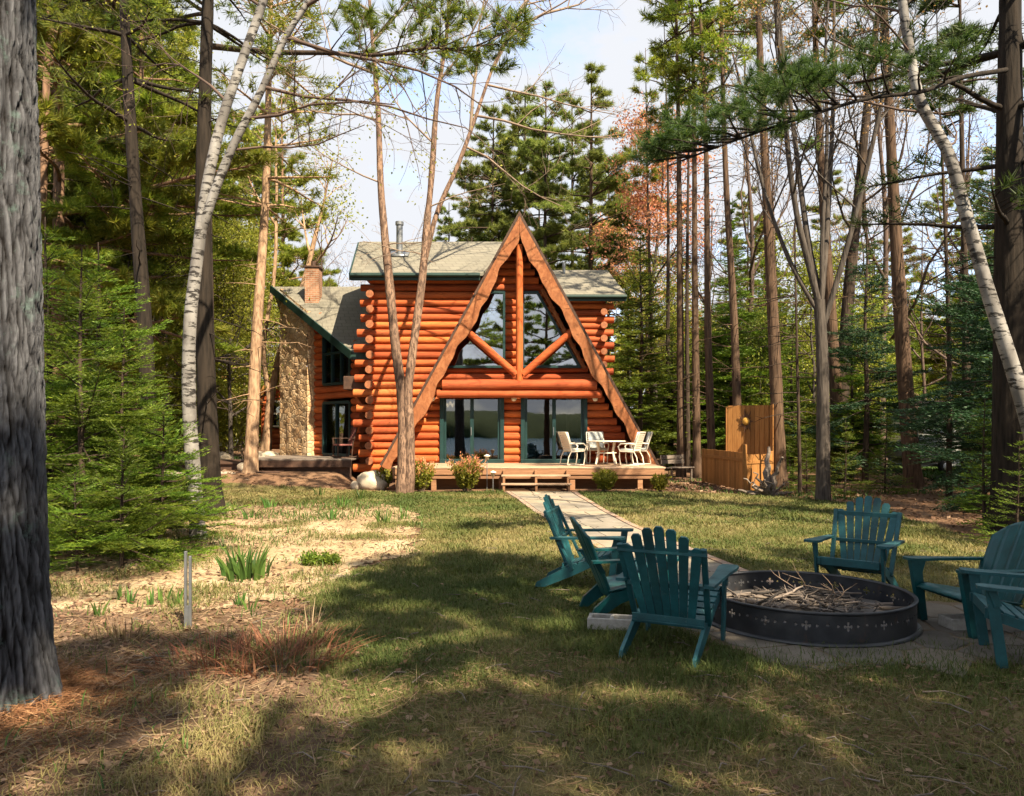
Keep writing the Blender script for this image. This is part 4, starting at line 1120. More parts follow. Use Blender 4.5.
LAWN = [(-1.1, 2.2), (-1.28, 3.4), (-1.31, 4.6), (-1.4, 5.9), (-2.1, 7.6), (-2.0, 8.6), (-1.3, 10.2), (-1.45, 12.5), (-1.75, 14.8), (-3.0, 17.0), (-6.6, 17.6), (-9.5, 18.4), (-9.5, 21.6), (-4.2, 20.9), (-3.0, 20.2), (4.6, 20.3),
        (5.2, 20.2), (6.9, 18.9), (8.0, 16.5), (7.4, 14), (7.0, 11.5), (6.6, 9.6), (7.5, 7.5), (8.5, 4), (8.5, 2.2)]
PATH = [(-.25, 20.3), (1.75, 20.3), (1.85, 18), (1.95, 15.5), (2.12, 13.2), (2.42, 11.0), (2.72, 9.2), (3.0, 7.6), (1.5, 7.4), (1.42, 9.2), (1.15, 11.2), (.75, 13.6), (.38, 16), (.1, 18)]
PATIO = [(2.53 + (1.45 + .12 * math.sin(a * 3)) * math.cos(a) * (1.5 if math.cos(a) > 0 else .84), 6.38 + (1.20 + .1 * math.sin(a * 5)) * math.sin(a)) for a in np.linspace(0, 2 * math.pi, 40, endpoint=False)]
BED = [(-1.1, 2.2), (-1.28, 3.4), (-1.31, 4.6), (-1.4, 5.9), (-2.1, 7.6), (-2.0, 8.6), (-1.3, 10.2), (-1.45, 12.5), (-1.75, 14.8), (-3.0, 17.0), (-6.6, 17.6), (-9.5, 18.4), (-12, 17), (-9, 12), (-6.6, 8), (-4.0, 4.4), (-3.6, 2.2)]
sheet('lawn', LAWN, .010, .06, M['lawn'], .16, 'lawn of green and dry grass running from the camera to the deck')
sheet('garden_bed', [q for q in BED if q[1] > 5.95][:-1] + [(-6.6, 8), (-5.4, 6.5), (-3.2, 6.3)], .014, .05, M['bed'], .55, 'leaf covered bed of pale dry mulch left of the lawn')
sheet('mulch', [(-.7, 2.2), (-.9, 3.4), (-1.05, 4.6), (-1.3, 5.7), (-1.7, 6.8), (-3.2, 6.9), (-6, 7.1), (-5, 4.4), (-4.6, 2.2)], .018, .05, M['mulch'], .4, 'dark mulch of broken stalks and leaves round the old pine')
sheet('gravel_path', [(-9.5, 24), (-9.3, 30), (-13, 36), (-18, 36), (-14, 26), (-12, 21.8), (-9.3, 21.9), (-8.2, 22.3)], .012, .12, M['sand'], .2, 'pale sandy track left of the side deck')

# paving: stones of the path and flags of the patio are slabs over a thin base
def paving_mat(name, a, b, c):
    t = NT(name); v = t.pos(); n = t.noise(v, 2.6, 6, .65); f = t.noise(v, 45, 4, .7)
    col = t.ramp(n, [(.3, a), (.5, b), (.72, c)])
    hs = t.node('ShaderNodeHueSaturation'); t.l.new(col, hs.inputs['Color']); t.set(hs.inputs['Value'], t.math('ADD', t.math('MULTIPLY', t.rnd(), .5), .75)); t.set(hs.inputs['Saturation'], t.math('ADD', t.math('MULTIPLY', t.rnd(), .6), .7))
    col = t.mix(t.math('MULTIPLY', f, .4), hs.outputs[0], (.10, .08, .06))
    t.bump(t.math('ADD', f, n), .35, .012)
    return t.done(col, .85, .25)
M['flag'] = paving_mat('flagstone', (.090, .078, .064), (.145, .125, .102), (.21, .185, .155))
M['slabs'] = paving_mat('path_slab', (.20, .175, .135), (.275, .24, .19), (.35, .31, .25))
M['edging'] = paving_mat('pink_edging', (.25, .17, .125), (.33, .235, .18), (.40, .30, .24))
M['joint'] = ground_mat('sandy_joint', [(.3, (.10, .075, .05)), (.6, (.18, .135, .09))], 2, 50)
sheet('path', PATH, .018, .06, M['joint'], .04, 'sandy base of the paved path')
sheet('patio', PATIO, .020, .06, M['joint'], .05, 'sandy base of the flagstone patio round the fire ring')
def slab_top(mb, poly, z, th=.022, rnd=.5, ins=.012):
    n = len(poly); c = np.mean(poly, axis=0)
    tp = [(x + (c[0] - x) * ins * 2, y + (c[1] - y) * ins * 2, hz(x, y) + z) for x, y in poly]; bt_ = [(x, y, hz(x, y) + z - th) for x, y in poly]
    md = [(x, y, hz(x, y) + z - .006) for x, y in poly]
    mb.add(tp, [list(range(n))], 0, rnd); mb.add(tp + md, [[i, n + i, n + (i + 1) % n, (i + 1) % n] for i in range(n)], 0, rnd); mb.add(md + bt_, [[i, n + i, n + (i + 1) % n, (i + 1) % n] for i in range(n)], 0, rnd)
# path: centre line rows
ctr = [(.75, 20.25, 1.9), (.98, 18, 1.72), (1.2, 15.5, 1.58), (1.45, 13.3, 1.42), (1.78, 11.1, 1.34), (2.05, 9.2, 1.32), (2.2, 7.75, 1.4)]
ya = np.array([c[1] for c in ctr])[::-1]; xa = np.array([c[0] for c in ctr])[::-1]; wa = np.array([c[2] for c in ctr])[::-1]
mb = MB(); me_ = MB(); y = 7.5; row = 0
while y < 20.1:
    y2 = y + .60; o_ = (.30 if row % 2 else .55)
    def at(u, yy): return (np.interp(yy, ya, xa) + (u - .5) * (np.interp(yy, ya, wa) - .26), yy)
    us = [0, o_, 1] if row % 2 else [0, o_ * .62, o_ * 1.25, 1]
    for a, b in zip(us[:-1], us[1:]):
        e = .007
        slab_top(mb, [at(a + e, y + .008), at(b - e, y + .008), at(b - e, y2 - .008), at(a + e, y2 - .008)], .030, .012, g.random(), .004)
    for sd in (-1, 1):
        for k in range(3):
            ya_, yb_ = y + k * .2 + .006, y + k * .2 + .194
            def ed(w, yy): return (np.interp(yy, ya, xa) + sd * (np.interp(yy, ya, wa) / 2 - .12 + w), yy)
            pl = [ed(0, ya_), ed(.11, ya_), ed(.11, yb_), ed(0, yb_)]
            slab_top(me_, pl if sd > 0 else pl[::-1], .036, .016, g.random(), .01)
    y = y2; row += 1
tag(mb.build('path_paving', [M['slabs']], None, False), kind='structure', label='tan concrete slabs of the path to the deck steps')
tag(me_.build('path_edging', [M['edging']], None, False), kind='structure', label='pinkish brick edging along the path')
# patio flags: jittered cells, each a separate irregular polygon
mb = MB(); gg = np.random.default_rng(5); pts = []
for a in range(-7, 9):
    for b in range(-6, 6): pts.append((2.6 + (a + (b % 2) * .5) * .52 + gg.normal() * .09, 6.35 + b * .46 + gg.normal() * .08))
pts = np.array(pts)
def cell(i):
    p = pts[i]; poly = [p + np.array(q) for q in ((-.8, -.8), (.8, -.8), (.8, .8), (-.8, .8))]
    for k in range(len(pts)):
        if k == i: continue
        d = pts[k] - p; L = np.linalg.norm(d)
        if L > 1.5: continue
        m = p + d * .5 - d / L * .014; nn = d / L; out = []
        for a, b in zip(poly, poly[1:] + poly[:1]):
            sa, sb = np.dot(a - m, nn), np.dot(b - m, nn)
            if sa <= 0: out.append(a)
            if sa * sb < 0: out.append(a + (b - a) * (sa / (sa - sb)))
        poly = out
        if len(poly) < 3: return None
    return poly
for i in range(len(pts)):
    x, y = pts[i]
    if not inpoly(np.array([x]), np.array([y]), PATIO)[0]: continue
    c = cell(i)
    if c: slab_top(mb, [tuple(q) for q in c], .028 , .014, gg.random(), .02)
tag(mb.build('patio_paving', [M['flag']], None, False), kind='structure', label='irregular grey brown flagstones round the fire ring')

# ------------------------------------------------------------------ lake behind the camera, seen in the glass
t = NT('lake_water'); t.bump(t.noise(t.pos((1, 2.2, 1)), .9, 4), .25, .05); M['water'] = t.done((.05, .13, .22), .18, .4)
mb = MB(); mb.add([(-300, -320, -.55), (300, -320, -.55), (300, -5.5, -.55), (-300, -5.5, -.55)], [[0, 1, 2, 3]]); tag(mb.build('lake', [M['water']]), kind='structure', label='calm lake behind the lawn')
M['far_hill'] = ground_mat('far_wooded_shore', [(.3, (.02, .035, .015)), (.6, (.05, .07, .028))], .12, .8)
mb = MB(); xs = np.linspace(-300, 300, 121); v = []
for zz, yy in ((-1, -190), (1.0, -192), (6, -205), (8, -230), (5, -300)):
    for x in xs: v.append((x, yy + 6 * vnoise(x / 20, yy, 8), zz + (zz > 2) * 5 * (fbm(x / 15, yy / 9, 12) - .4)))
n = len(xs); mb.add(v, [[i * n + j + 1, i * n + j, (i + 1) * n + j, (i + 1) * n + j + 1] for i in range(4) for j in range(n - 1)]); tag(mb.build('hills', [M['far_hill']]), kind='structure', label='wooded far shore across the lake')

# ------------------------------------------------------------------ grass, litter
def scatter(n, poly, gg, excl=(), dens=None):
    P_ = np.array(poly); lo = P_.min(0); hi = P_.max(0)
    x = lo[0] + gg.random(n) * (hi[0] - lo[0]); y = lo[1] + gg.random(n) * (hi[1] - lo[1])
    ok = inpoly(x, y, poly)
    for e in excl: ok &= ~inpoly(x, y, e)
    if dens is not None: ok &= gg.random(n) < dens(x, y)
    return x[ok], y[ok]
def inframe(x, y, m=1.0): return (np.abs(x) < .70 * y + m) & (y > 2.6)
def blades(mb, x, y, L, W, gg, lean=.6, rnd=None, mat=0, z0=.008):
    n = len(x); a = gg.random(n) * 6.283; ln = lean * gg.random(n) ** .7
    d = np.stack([np.cos(a) * ln, np.sin(a) * ln, np.ones(n)], 1); d /= np.linalg.norm(d, axis=1)[:, None]
    o = np.stack([x, y, hgt(x, y) + z0], 1); b = a + gg.normal(size=n) * .6 + 1.57; sd = np.stack([np.cos(b), np.sin(b), np.zeros(n)], 1)
    L = np.broadcast_to(L, (n,))[:, None]; W = np.broadcast_to(W, (n,))[:, None]
    d2 = d + np.stack([np.cos(a), np.sin(a), np.full(n, -.35)], 1) * (.45 + .9 * ln[:, None]); d2 /= np.linalg.norm(d2, axis=1)[:, None]
    m = o + d * L * .55; tip = m + d2 * L * .5
    v = np.stack([o - sd * W * .5, o + sd * W * .5, m + sd * W * .38, m - sd * W * .38, tip], 1).reshape(-1, 3)
    k = np.arange(n)[:, None] * 5; r = np.repeat(gg.random(n) if rnd is None else rnd, 5)
    mb.add(v, np.concatenate([k, k + 1, k + 2, k + 3], 1), mat, r); mb.f.append((np.concatenate([k + 3, k + 2, k + 4], 1)) + (mb.n - len(v))); mb.m.append(np.full(n, mat)); 
def dryness(x, y):
    d = fbm(x / .8, y / .8, 61) * .55 + vnoise(x / 2.6, y / 2.6, 77) * .45
    d = d + .06 + np.clip((5.6 - y) * .10, 0, .26) - np.exp(-((x + .3) / 1.8) ** 2 - ((y - 7.6) / 2.5) ** 2) * .12
    return d
gg = np.random.default_rng(21)
mb = MB()
for (ya_, yb_, N, L, W) in ((2.3, 5.2, 170000, .062, .0050), (5.2, 8.5, 150000, .060, .0065), (8.5, 13, 120000, .060, .010), (13, 21.6, 110000, .06, .015)):
    sub = [(-9.6, ya_), (9, ya_), (9, yb_), (-9.6, yb_)]
    x, y = scatter(int(N * 1.6), sub, gg)
    wx = x + (fbm(x * 2, y * 2, 41) - .5) * .3; ok = inpoly(wx, y, LAWN) & ~inpoly(x, y, PATH) & ~inpoly(x, y, PATIO) & inframe(x, y, 2.2)
    x, y = x[ok], y[ok]; dr = dryness(x, y)
    ok = gg.random(len(x)) < np.clip(1.35 - dr * 1.1, .25, 1); x, y, dr = x[ok], y[ok], dr[ok]
    rv = np.clip((dr - .30) * 1.9 + gg.normal(size=len(x)) * .16, 0, 1)
    tuft = 1 + 1.1 * np.clip(fbm(x * 1.7, y * 1.7, 91) - .55, 0, 1) * 4
    blades(mb, x, y, L * (.5 + .9 * gg.random(len(x))) * tuft, W * (.7 + .6 * gg.random(len(x))), gg, 1.3 - .25 * (tuft - 1), rv, 0)
# the grass thins out into the beds instead of stopping at a line
def fringe(N, ya_, yb_, x0, x1, L, W, dn):
    x = x0 + (x1 - x0) * gg.random(N); y = ya_ + (yb_ - ya_) * gg.random(N); ok = inframe(x, y, .8) & inpoly(x, y, BED) & (gg.random(N) < dn(x, y)); x, y = x[ok], y[ok]
    dr = dryness(x, y); blades(mb, x, y, L * (.5 + gg.random(len(x))), W, gg, 1.1, np.clip((dr - .2) * 1.5 + gg.normal(size=len(x)) * .2, 0, 1), 0, .02)
fringe(60000, 2.3, 6.2, -3.8, -1.0, .075, .0055, lambda x, y: np.clip(1.0 - (-1.2 - x) * .75, 0.06, 1) * np.clip(fbm(x * 2, y * 2, 55) * 3 - .9, 0, 1))
fringe(70000, 12.5, 21, -11, -1.4, .09, .017, lambda x, y: np.clip((y - 13 - np.clip(x + 5.5, 0, 3)) * .35, 0, 1) * np.clip(fbm(x * .7, y * .7, 56) * 3.2 - .95, 0, 1))
fringe(90000, 6.2, 14.5, -7, -1.2, .07, .009, lambda x, y: np.clip(fbm(x * 1.3, y * 1.3, 57) * 4 - 2.15 + .55 * np.exp(-((x + 1.6) / .7) ** 2), 0, 1))
# brighter tufts against the chairs and along the paving edge
for (cx_, cy_, r_, n_) in ((.72, 5.5, .16, 500), (.95, 5.0, .3, 900), (1.3, 5.05, .22, 500), (.35, 6.2, .25, 700), (1.75, 4.95, .3, 400), (2.6, 5.12, .5, 900), (3.6, 5.15, .5, 900), (1.45, 5.3, .25, 600), (1.1, 6.2, .2, 500), (4.6, 5.4, .4, 600), (-.4, 4.9, .2, 250)):
    x = cx_ + gg.normal(size=n_) * r_; y = cy_ + gg.normal(size=n_) * r_ * .6
    blades(mb, x, y, .05 + .09 * gg.random(n_), .005, gg, .8, gg.random(n_) * .3, 0)
tag(mb.build('grass', [M['grass']]), 'short mixed green and straw coloured lawn grass', kind='stuff')

# dry straw, needles and leaf litter lying over the bed and the lawn's near edge
mb = MB()
def strands(n, poly, L, W, dens, excl=(), flat=.22):
    x, y = scatter(n, poly, gg, excl, dens); ok = inframe(x, y, 2.0); x, y = x[ok], y[ok]; k = len(x)
    a = gg.random(k) * 6.283; d = np.stack([np.cos(a), np.sin(a), gg.normal(size=k) * flat], 1)
    o = np.stack([x, y, hgt(x, y) + .018 + .02 * gg.random(k)], 1); mb.needles(o, d, L * (.5 + gg.random(k)), W * (.6 + .8 * gg.random(k)), gg)
NEAR = [(-6, 2.3), (8, 2.3), (8, 5.6), (-1.3, 5.6), (-2.2, 7.6), (-6, 7.2)]
strands(70000, NEAR, .12, .0055, lambda x, y: np.clip((fbm(x * .9, y * .9, 5) - .34) * 3, .05, 1) * np.where(y > 5.0, .6, 1), (PATIO,))
strands(90000, BED, .15, .0065, lambda x, y: np.where(y < 6.9, 1, np.where(y < 9, .35, .15)), (), .35)
tag(mb.build('straw', [M['straw']]), 'dry straw and pine needles strewn over the bed and the near lawn', kind='stuff')
mb = MB()
def litter(n, poly, S, dens=None, excl=()):
    x, y = scatter(n, poly, gg, excl, dens); ok = inframe(x, y, 1); x, y = x[ok], y[ok]; k = len(x); a = gg.random(k) * 6.283
    d = np.stack([np.cos(a), np.sin(a), gg.normal(size=k) * .25], 1); o = np.stack([x, y, hgt(x, y) + .02 + .012 * gg.random(k)], 1)
    mb.leaves(o, d, S * (.5 + gg.random(k)), S * .6 * (.5 + gg.random(k)), gg, 0, None, np.tile([0, 0, 1.0], (k, 1)))
litter(26000, BED, .06, lambda x, y: np.where(y < 9, 1, .5)); litter(9000, NEAR, .05, None, (PATIO,)); litter(2600, LAWN, .06, lambda x, y: np.clip((fbm(x, y, 71) - .4) * 3, .1, 1), (PATIO, PATH))
litter(9000, [(4.8, 8), (14, 8), (16, 26), (4.5, 26), (7.6, 17)], .09, None, (LAWN,)); litter(6000, [(-16, 10), (-5, 6), (-3, 20), (-9, 24), (-18, 24)], .10, None, (LAWN,))
litter(2500, [(3.2, 20.4), (9, 19), (9, 24), (4.4, 24)], .11, None, (LAWN,))
tag(mb.build('leaf_litter', [M['litter']]), 'tan and brown fallen leaves on the soil', kind='stuff')
mb = MB()                                                     # reddish pine needles heaped round the old pine
n = 16000; a = gg.random(n) * 6.283; r = .30 + .75 * gg.random(n) ** 1.6; x = -.06 - 2.68 * 0 + (-8 - CX) / FOC * 4.3 + r * np.cos(a); y = 4.3 + r * np.sin(a); b = gg.random(n) * 6.283
mb.needles(np.stack([x, y, hgt(x, y) + .02 + .05 * gg.random(n) * (r < .6)], 1), np.stack([np.cos(b), np.sin(b), gg.normal(size=n) * .25], 1), .10 * (.6 + .8 * gg.random(n)), .0045, gg)
tag(mb.build('pine_needles', [M['red_straw']]), 'reddish fallen pine needles heaped round the foot of the old pine', kind='stuff')
mb = MB()                                                     # broken twigs on the grass
for k in range(260):
    y_ = 2.8 + 12 * gg.random() ** 1.6; x_ = (gg.random() - .42) * 1.3 * y_
    if inpoly(np.array([x_]), np.array([y_]), PATIO)[0]: continue
    a_ = gg.random() * 6.283; L_ = .06 + .22 * gg.random(); d_ = np.array([math.cos(a_), math.sin(a_), 0]); q_ = np.array([x_, y_, hz(x_, y_) + .035])
    mb.tube([q_, q_ + d_ * L_ * .5 + np.array([0, 0, .012]) + gg.normal(size=3) * .008, q_ + d_ * L_], [.005, .004, .002], 4, False, 0, None, gg.random())
tag(mb.build('fallen_twigs', [M['grey_wood']]), 'broken grey twigs strewn on the grass', kind='stuff')
mb = MB()                                                     # weeds and short greens over the bed
x, y = scatter(30000, BED, gg, (), lambda x, y: np.clip((fbm(x * .9, y * .9, 33) - .47) * 6, 0, 1) * np.where(y < 9, .35, 1.0)); ok = inframe(x, y, 1); x, y = x[ok], y[ok]
blades(mb, x, y, (.06 + .10 * gg.random(len(x))), .011 + .004 * (y > 12), gg, .8, gg.random(len(x)) * .9)
x, y = scatter(9000, [(4.8, 18), (9, 18), (14, 22), (10, 26), (5, 25)], gg, (LAWN,), lambda x, y: np.clip((fbm(x * .8, y * .8, 13) - .5) * 5, 0, 1)); blades(mb, x, y, .12 * (.5 + gg.random(len(x))), .02, gg, .7, gg.random(len(x)) * .6)
x, y = scatter(14000, [(14, 24), (26, 24), (28, 34), (16, 34)], gg); blades(mb, x, y, .15 * (.5 + gg.random(len(x))), .04, gg, .7, gg.random(len(x)) * .3)
x, y = scatter(14000, [(-18, 24), (-9.4, 22), (-9.2, 32), (-20, 36)], gg, (), lambda x, y: np.clip((fbm(x * .5, y * .5, 14) - .42) * 5, 0, 1)); blades(mb, x, y, .14 * (.5 + gg.random(len(x))), .03, gg, .7, gg.random(len(x)) * .5)
tag(mb.build('weeds', [M['iris']]), 'low green weeds scattered over the beds', kind='stuff')

# ------------------------------------------------------------------ plants in the bed and along the deck
def iris(px, py, n, L, label, spread=.14, W=.032, group=None, mat='iris', lean=.45):
    x, y = G(px, py); mb = MB(); a = gg.random(n) * 6.283; r = spread * np.sqrt(gg.random(n)); k = 6
    for i in range(n):
        d = np.array([math.cos(a[i]), math.sin(a[i]), 0]); ln = lean * gg.random() + .05; l = L * (.55 + .5 * gg.random()); o = d * r[i]
        fan = gg.random() * 6.28; sd = np.array([math.cos(fan), math.sin(fan), 0]); ts = np.linspace(0, 1, k)
        c = [o + d * ln * l * t * t * 1.1 + np.array([0, 0, l * t * (1 - .16 * ln * t)]) for t in ts]; w = [W * .5 * (1 - t ** 2.2) + .001 for t in ts]
        v = [c_ - sd * w_ for c_, w_ in zip(c, w)] + [c_ + sd * w_ for c_, w_ in zip(c, w)]
        mb.add(v, [[j, k + j, k + j + 1, j + 1] for j in range(k - 1)], 0, gg.random())
    return tag(mb.build('iris_plant' if mat == 'iris' else 'dry_plant', [M[mat]], None, loc=(x, y, hz(x, y))), label, 'plant', group)
iris(246, 580, 34, .46, 'clump of broad upright green blades in the middle of the pale bed', .20, .045)
iris(232, 577, 14, .34, 'smaller clump of green blades just left of the big blade clump', .10, .035)
iris(262, 578, 12, .33, 'leaning clump of green blades right of the big blade clump', .12, .04)
for k, (a, b) in enumerate(((130, 604), (152, 606), (163, 602), (120, 600), (176, 604), (98, 616), (240, 606), (250, 612))):
    iris(a, b, 7, .20, 'short sprout of green blades on the sunlit mulch', .05, .025, 'short sprouts in the mulch bed')
for k, (a, b) in enumerate(((300, 484), (320, 496), (342, 508), (360, 500), (384, 524), (270, 508), (330, 520), (402, 520), (250, 520))):
    iris(a, b, 14, .32, 'loose tuft of green and straw blades on the bed before the side deck', .14, .03, 'tufts on the bed before the side deck', lean=.7)
iris(282, 662, 340, .23, 'tangle of dry reddish stalks at the edge of the lawn', .48, .009, None, 'red_straw', 1.9)
iris(215, 668, 160, .22, 'low patch of dry reddish stalks left of the taller tangle', .42, .008, None, 'red_straw', 1.6)
iris(311, 640, 7, .36, 'few tall pale dry stems at the corner of the lawn', .06, .008, None, 'straw', .5)
iris(120, 640, 40, .24, 'grey green tuft of dry grass beside the old pine', .22, .008, None, 'straw', 1.2)
def low_bush(px, py, w, h, n, label, mats, tips=None, Y=None, group=None, leaf=.075):
    x, y = G(px, py)
    if Y: x, y = (px - CX) / FOC * Y, Y
    t = thing('low_shrub', label, 'shrub', (x, y, hz(x, y)), 0, group); st = MB(); lf = MB(); tp = MB()
    for i in range(n):
        a = gg.random() * 6.283; ln = gg.random() * .8; d = np.array([math.cos(a) * ln * w / h, math.sin(a) * ln * w / h, 1.0]); L = h * (.6 + .45 * gg.random()) / np.linalg.norm(d) ** .25
        d /= np.linalg.norm(d); b = np.array([math.cos(a), math.sin(a), 0]) * .1 * w
        p = [b + d * L * t_ + gg.normal(size=3) * .015 for t_ in np.linspace(0, 1, 4)]; st.tube(p, np.linspace(.004, .0015, 4), 3, False)
        m = 30; ts = .25 + .75 * gg.random(m); o = b + d[None] * (L * ts)[:, None] + gg.normal(size=(m, 3)) * .02
        lf.leaves(o, d[None] + gg.normal(size=(m, 3)) * .7, leaf * (.6 + .8 * gg.random(m)), leaf * .6, gg)
        if tips: o = b + d[None] * (L * (.9 + .2 * gg.random(6)))[:, None] + gg.normal(size=(6, 3)) * .02; tp.leaves(o, d[None] + gg.normal(size=(6, 3)) * .4, leaf, leaf * .35, gg)
    st.build('stems', [M['twig_pale']], t); lf.build('foliage', [M[mats]], t)
    if tips: tp.build('blossom', [M[tips]], t)
    return t
low_bush(467, 493, .7, .92, 110, 'yellow green shrub with pinkish tips below the left glass door', 'leaf_yg', 'leaf_red')
low_bush(421, 492, .6, .85, 80, 'yellow green shrub with pinkish tips right beside the forked trunk', 'leaf_yg', 'leaf_red')
low_bush(605, 492.5, .5, .58, 90, 'rounded yellow green shrub right of the deck steps', 'leaf_yg')
low_bush(659, 492.5, .34, .48, 50, 'small yellow green shrub at the right corner of the deck', 'leaf_yg')
low_bush(384, 489, .4, .6, 50, 'yellow green shrub behind the forked trunk by the large boulder', 'leaf_yg')
low_bush(311, 566, .26, .15, 60, 'low round green cushion plant on the pale bed', 'leaf_green', None, None, None, .04)
low_bush(330, 566, .20, .14, 40, 'low green cushion plant right beside the round one', 'leaf_green', None, None, None, .04)
# ------------------------------------------------------------------ trees
def smooth_path(pts, k=26):
    p = np.array([tuple(q) for q in pts]); n = len(p)
    if n == 2: return np.stack([p[0] + (p[1] - p[0]) * t for t in np.linspace(0, 1, k)])
    t = np.concatenate([[0], np.cumsum(np.linalg.norm(np.diff(p, axis=0), axis=1))]); m = np.gradient(p, t, axis=0)
    out = []
    for u in np.linspace(0, t[-1], k):
        i = min(n - 2, int(np.searchsorted(t, u, 'right') - 1)); h = t[i + 1] - t[i]; s = (u - t[i]) / h
        out.append((2*s**3-3*s**2+1)*p[i] + (s**3-2*s**2+s)*h*m[i] + (-2*s**3+3*s**2)*p[i+1] + (s**3-s**2)*h*m[i+1])
    return np.array(out)

def trunk_tube(mb, path, r0, r1, sides=14, flare=.35, seed=0, rough=.05, base=True):
    n = len(path); t = np.linspace(0, 1, n); r = r0 + (r1 - r0) * t
    if base:
        h = np.linalg.norm(path - path[0], axis=1); r = r * (1 + flare * np.exp(-h / (r0 * 1.6)))
    mb.tube(path, r, sides, True, 0, None, .5, rough, seed)
    return r

def rnd_dir(gg, az, el):
    return np.array([math.cos(az) * math.cos(el), math.sin(az) * math.cos(el), math.sin(el)])

def grow(mb, gg, p, d, L, r, depth, tips, up=.12, wig=.16, kids=(4, 7), spread=.75, minr=.004, side=(9, 6, 4, 3)):
    """a limb and everything that branches off it; returns tip points"""
    n = max(4, int(6 - depth * .6)); pts = [np.array(p)]; d = d / np.linalg.norm(d); dd = d.copy()
    for i in range(n):
        dd = dd + gg.normal(size=3) * wig + np.array([0, 0, up]); dd /= np.linalg.norm(dd); pts.append(pts[-1] + dd * L / n)
    rr = np.linspace(r, max(minr * .6, r * .3), n + 1)
    mb.tube(pts, rr, side[min(depth, len(side) - 1)], False)
    if depth >= 3 or r < minr:
        tips.append((pts[-1], dd)); tips.append((pts[-2], dd)); return
    k = int(gg.integers(kids[0], kids[1] + 1))
    for j in range(k):
        f = .28 + .72 * (j + gg.random()) / k; i = min(n - 1, int(f * n)); q = pts[i] + (pts[i + 1] - pts[i]) * (f * n - i)
        a = np.cross(dd, gg.normal(size=3)); a /= np.linalg.norm(a); nd = dd * (1 - spread * .55) + a * spread
        grow(mb, gg, q, nd, L * (.42 + .25 * gg.random()) * (1.15 - .45 * f), rr[i] * .58, depth + 1, tips, up, wig * 1.15, kids, spread, minr, side)
    tips.append((pts[-1], dd))

# ---- foliage pieces
def pine_limb(tb, nd, gg, p, az, el, L, r, tuft=14, NL=.16, NW=.006, dens=1.0, droop=-.05, plume=True):
    """white-pine limb: bare inner part, then side shoots ending in soft brushes of needles lying in flat plates"""
    n = 8; d = rnd_dir(gg, az, el); pts = [np.array(p)]
    for i in range(n):
        d = d + gg.normal(size=3) * .07 + np.array([0, 0, droop * .5 if i < n * .6 else .05]); d /= np.linalg.norm(d); pts.append(pts[-1] + d * L / n)
    pts = np.array(pts); tb.tube(pts, np.linspace(r, r * .22, n + 1), 6, False)
    O = []; D = []
    def brush(q, dv, l):
        m = int(tuft * dens); t_ = gg.random(m); O.append(q[None] - dv[None] * (l * t_)[:, None]); x = gg.normal(size=(m, 3)); x -= dv[None] * (x @ dv)[:, None]; x /= np.linalg.norm(x, axis=1)[:, None]
        D.append(dv[None] * (.55 + .4 * gg.random((m, 1))) + x * .75 + np.array([0, 0, .12]))
    K = max(5, int(L * 5.5))
    for j in range(K):
        f = .30 + .70 * (j + gg.random()) / K; i = min(n - 1, int(f * n)); q = pts[i] + (pts[i + 1] - pts[i]) * (f * n - i); ax = pts[i + 1] - pts[i]; ax /= np.linalg.norm(ax)
        sd = np.cross(ax, [0, 0, 1.0]); sd /= (np.linalg.norm(sd) + 1e-6); s = 1 if j % 2 else -1
        dv = ax * .65 + sd * s * (.5 + .4 * gg.random()) + np.array([0, 0, .10 + .2 * gg.random()]); dv /= np.linalg.norm(dv); l = L * .38 * (1.2 - f) * (.5 + .8 * gg.random()) + .12
        e = q + dv * l; tb.tube([q, q + dv * l * .5 + np.array([0, 0, -.01]), e], [r * .22, r * .15, r * .06], 3, False)
        nb = max(2, int(l / (NL * .75)))
        for b in range(nb):
            w = .35 + .65 * (b + 1) / nb; qq = q + dv * l * w; d2 = dv + gg.normal(size=3) * .45; d2 /= np.linalg.norm(d2); brush(qq, d2, NL * .6)
    brush(pts[-1], d, NL)
    O = np.vstack(O); D = np.vstack(D)
    nd.needles(O, D, NL * (.7 + .5 * gg.random(len(O))), NW, gg)

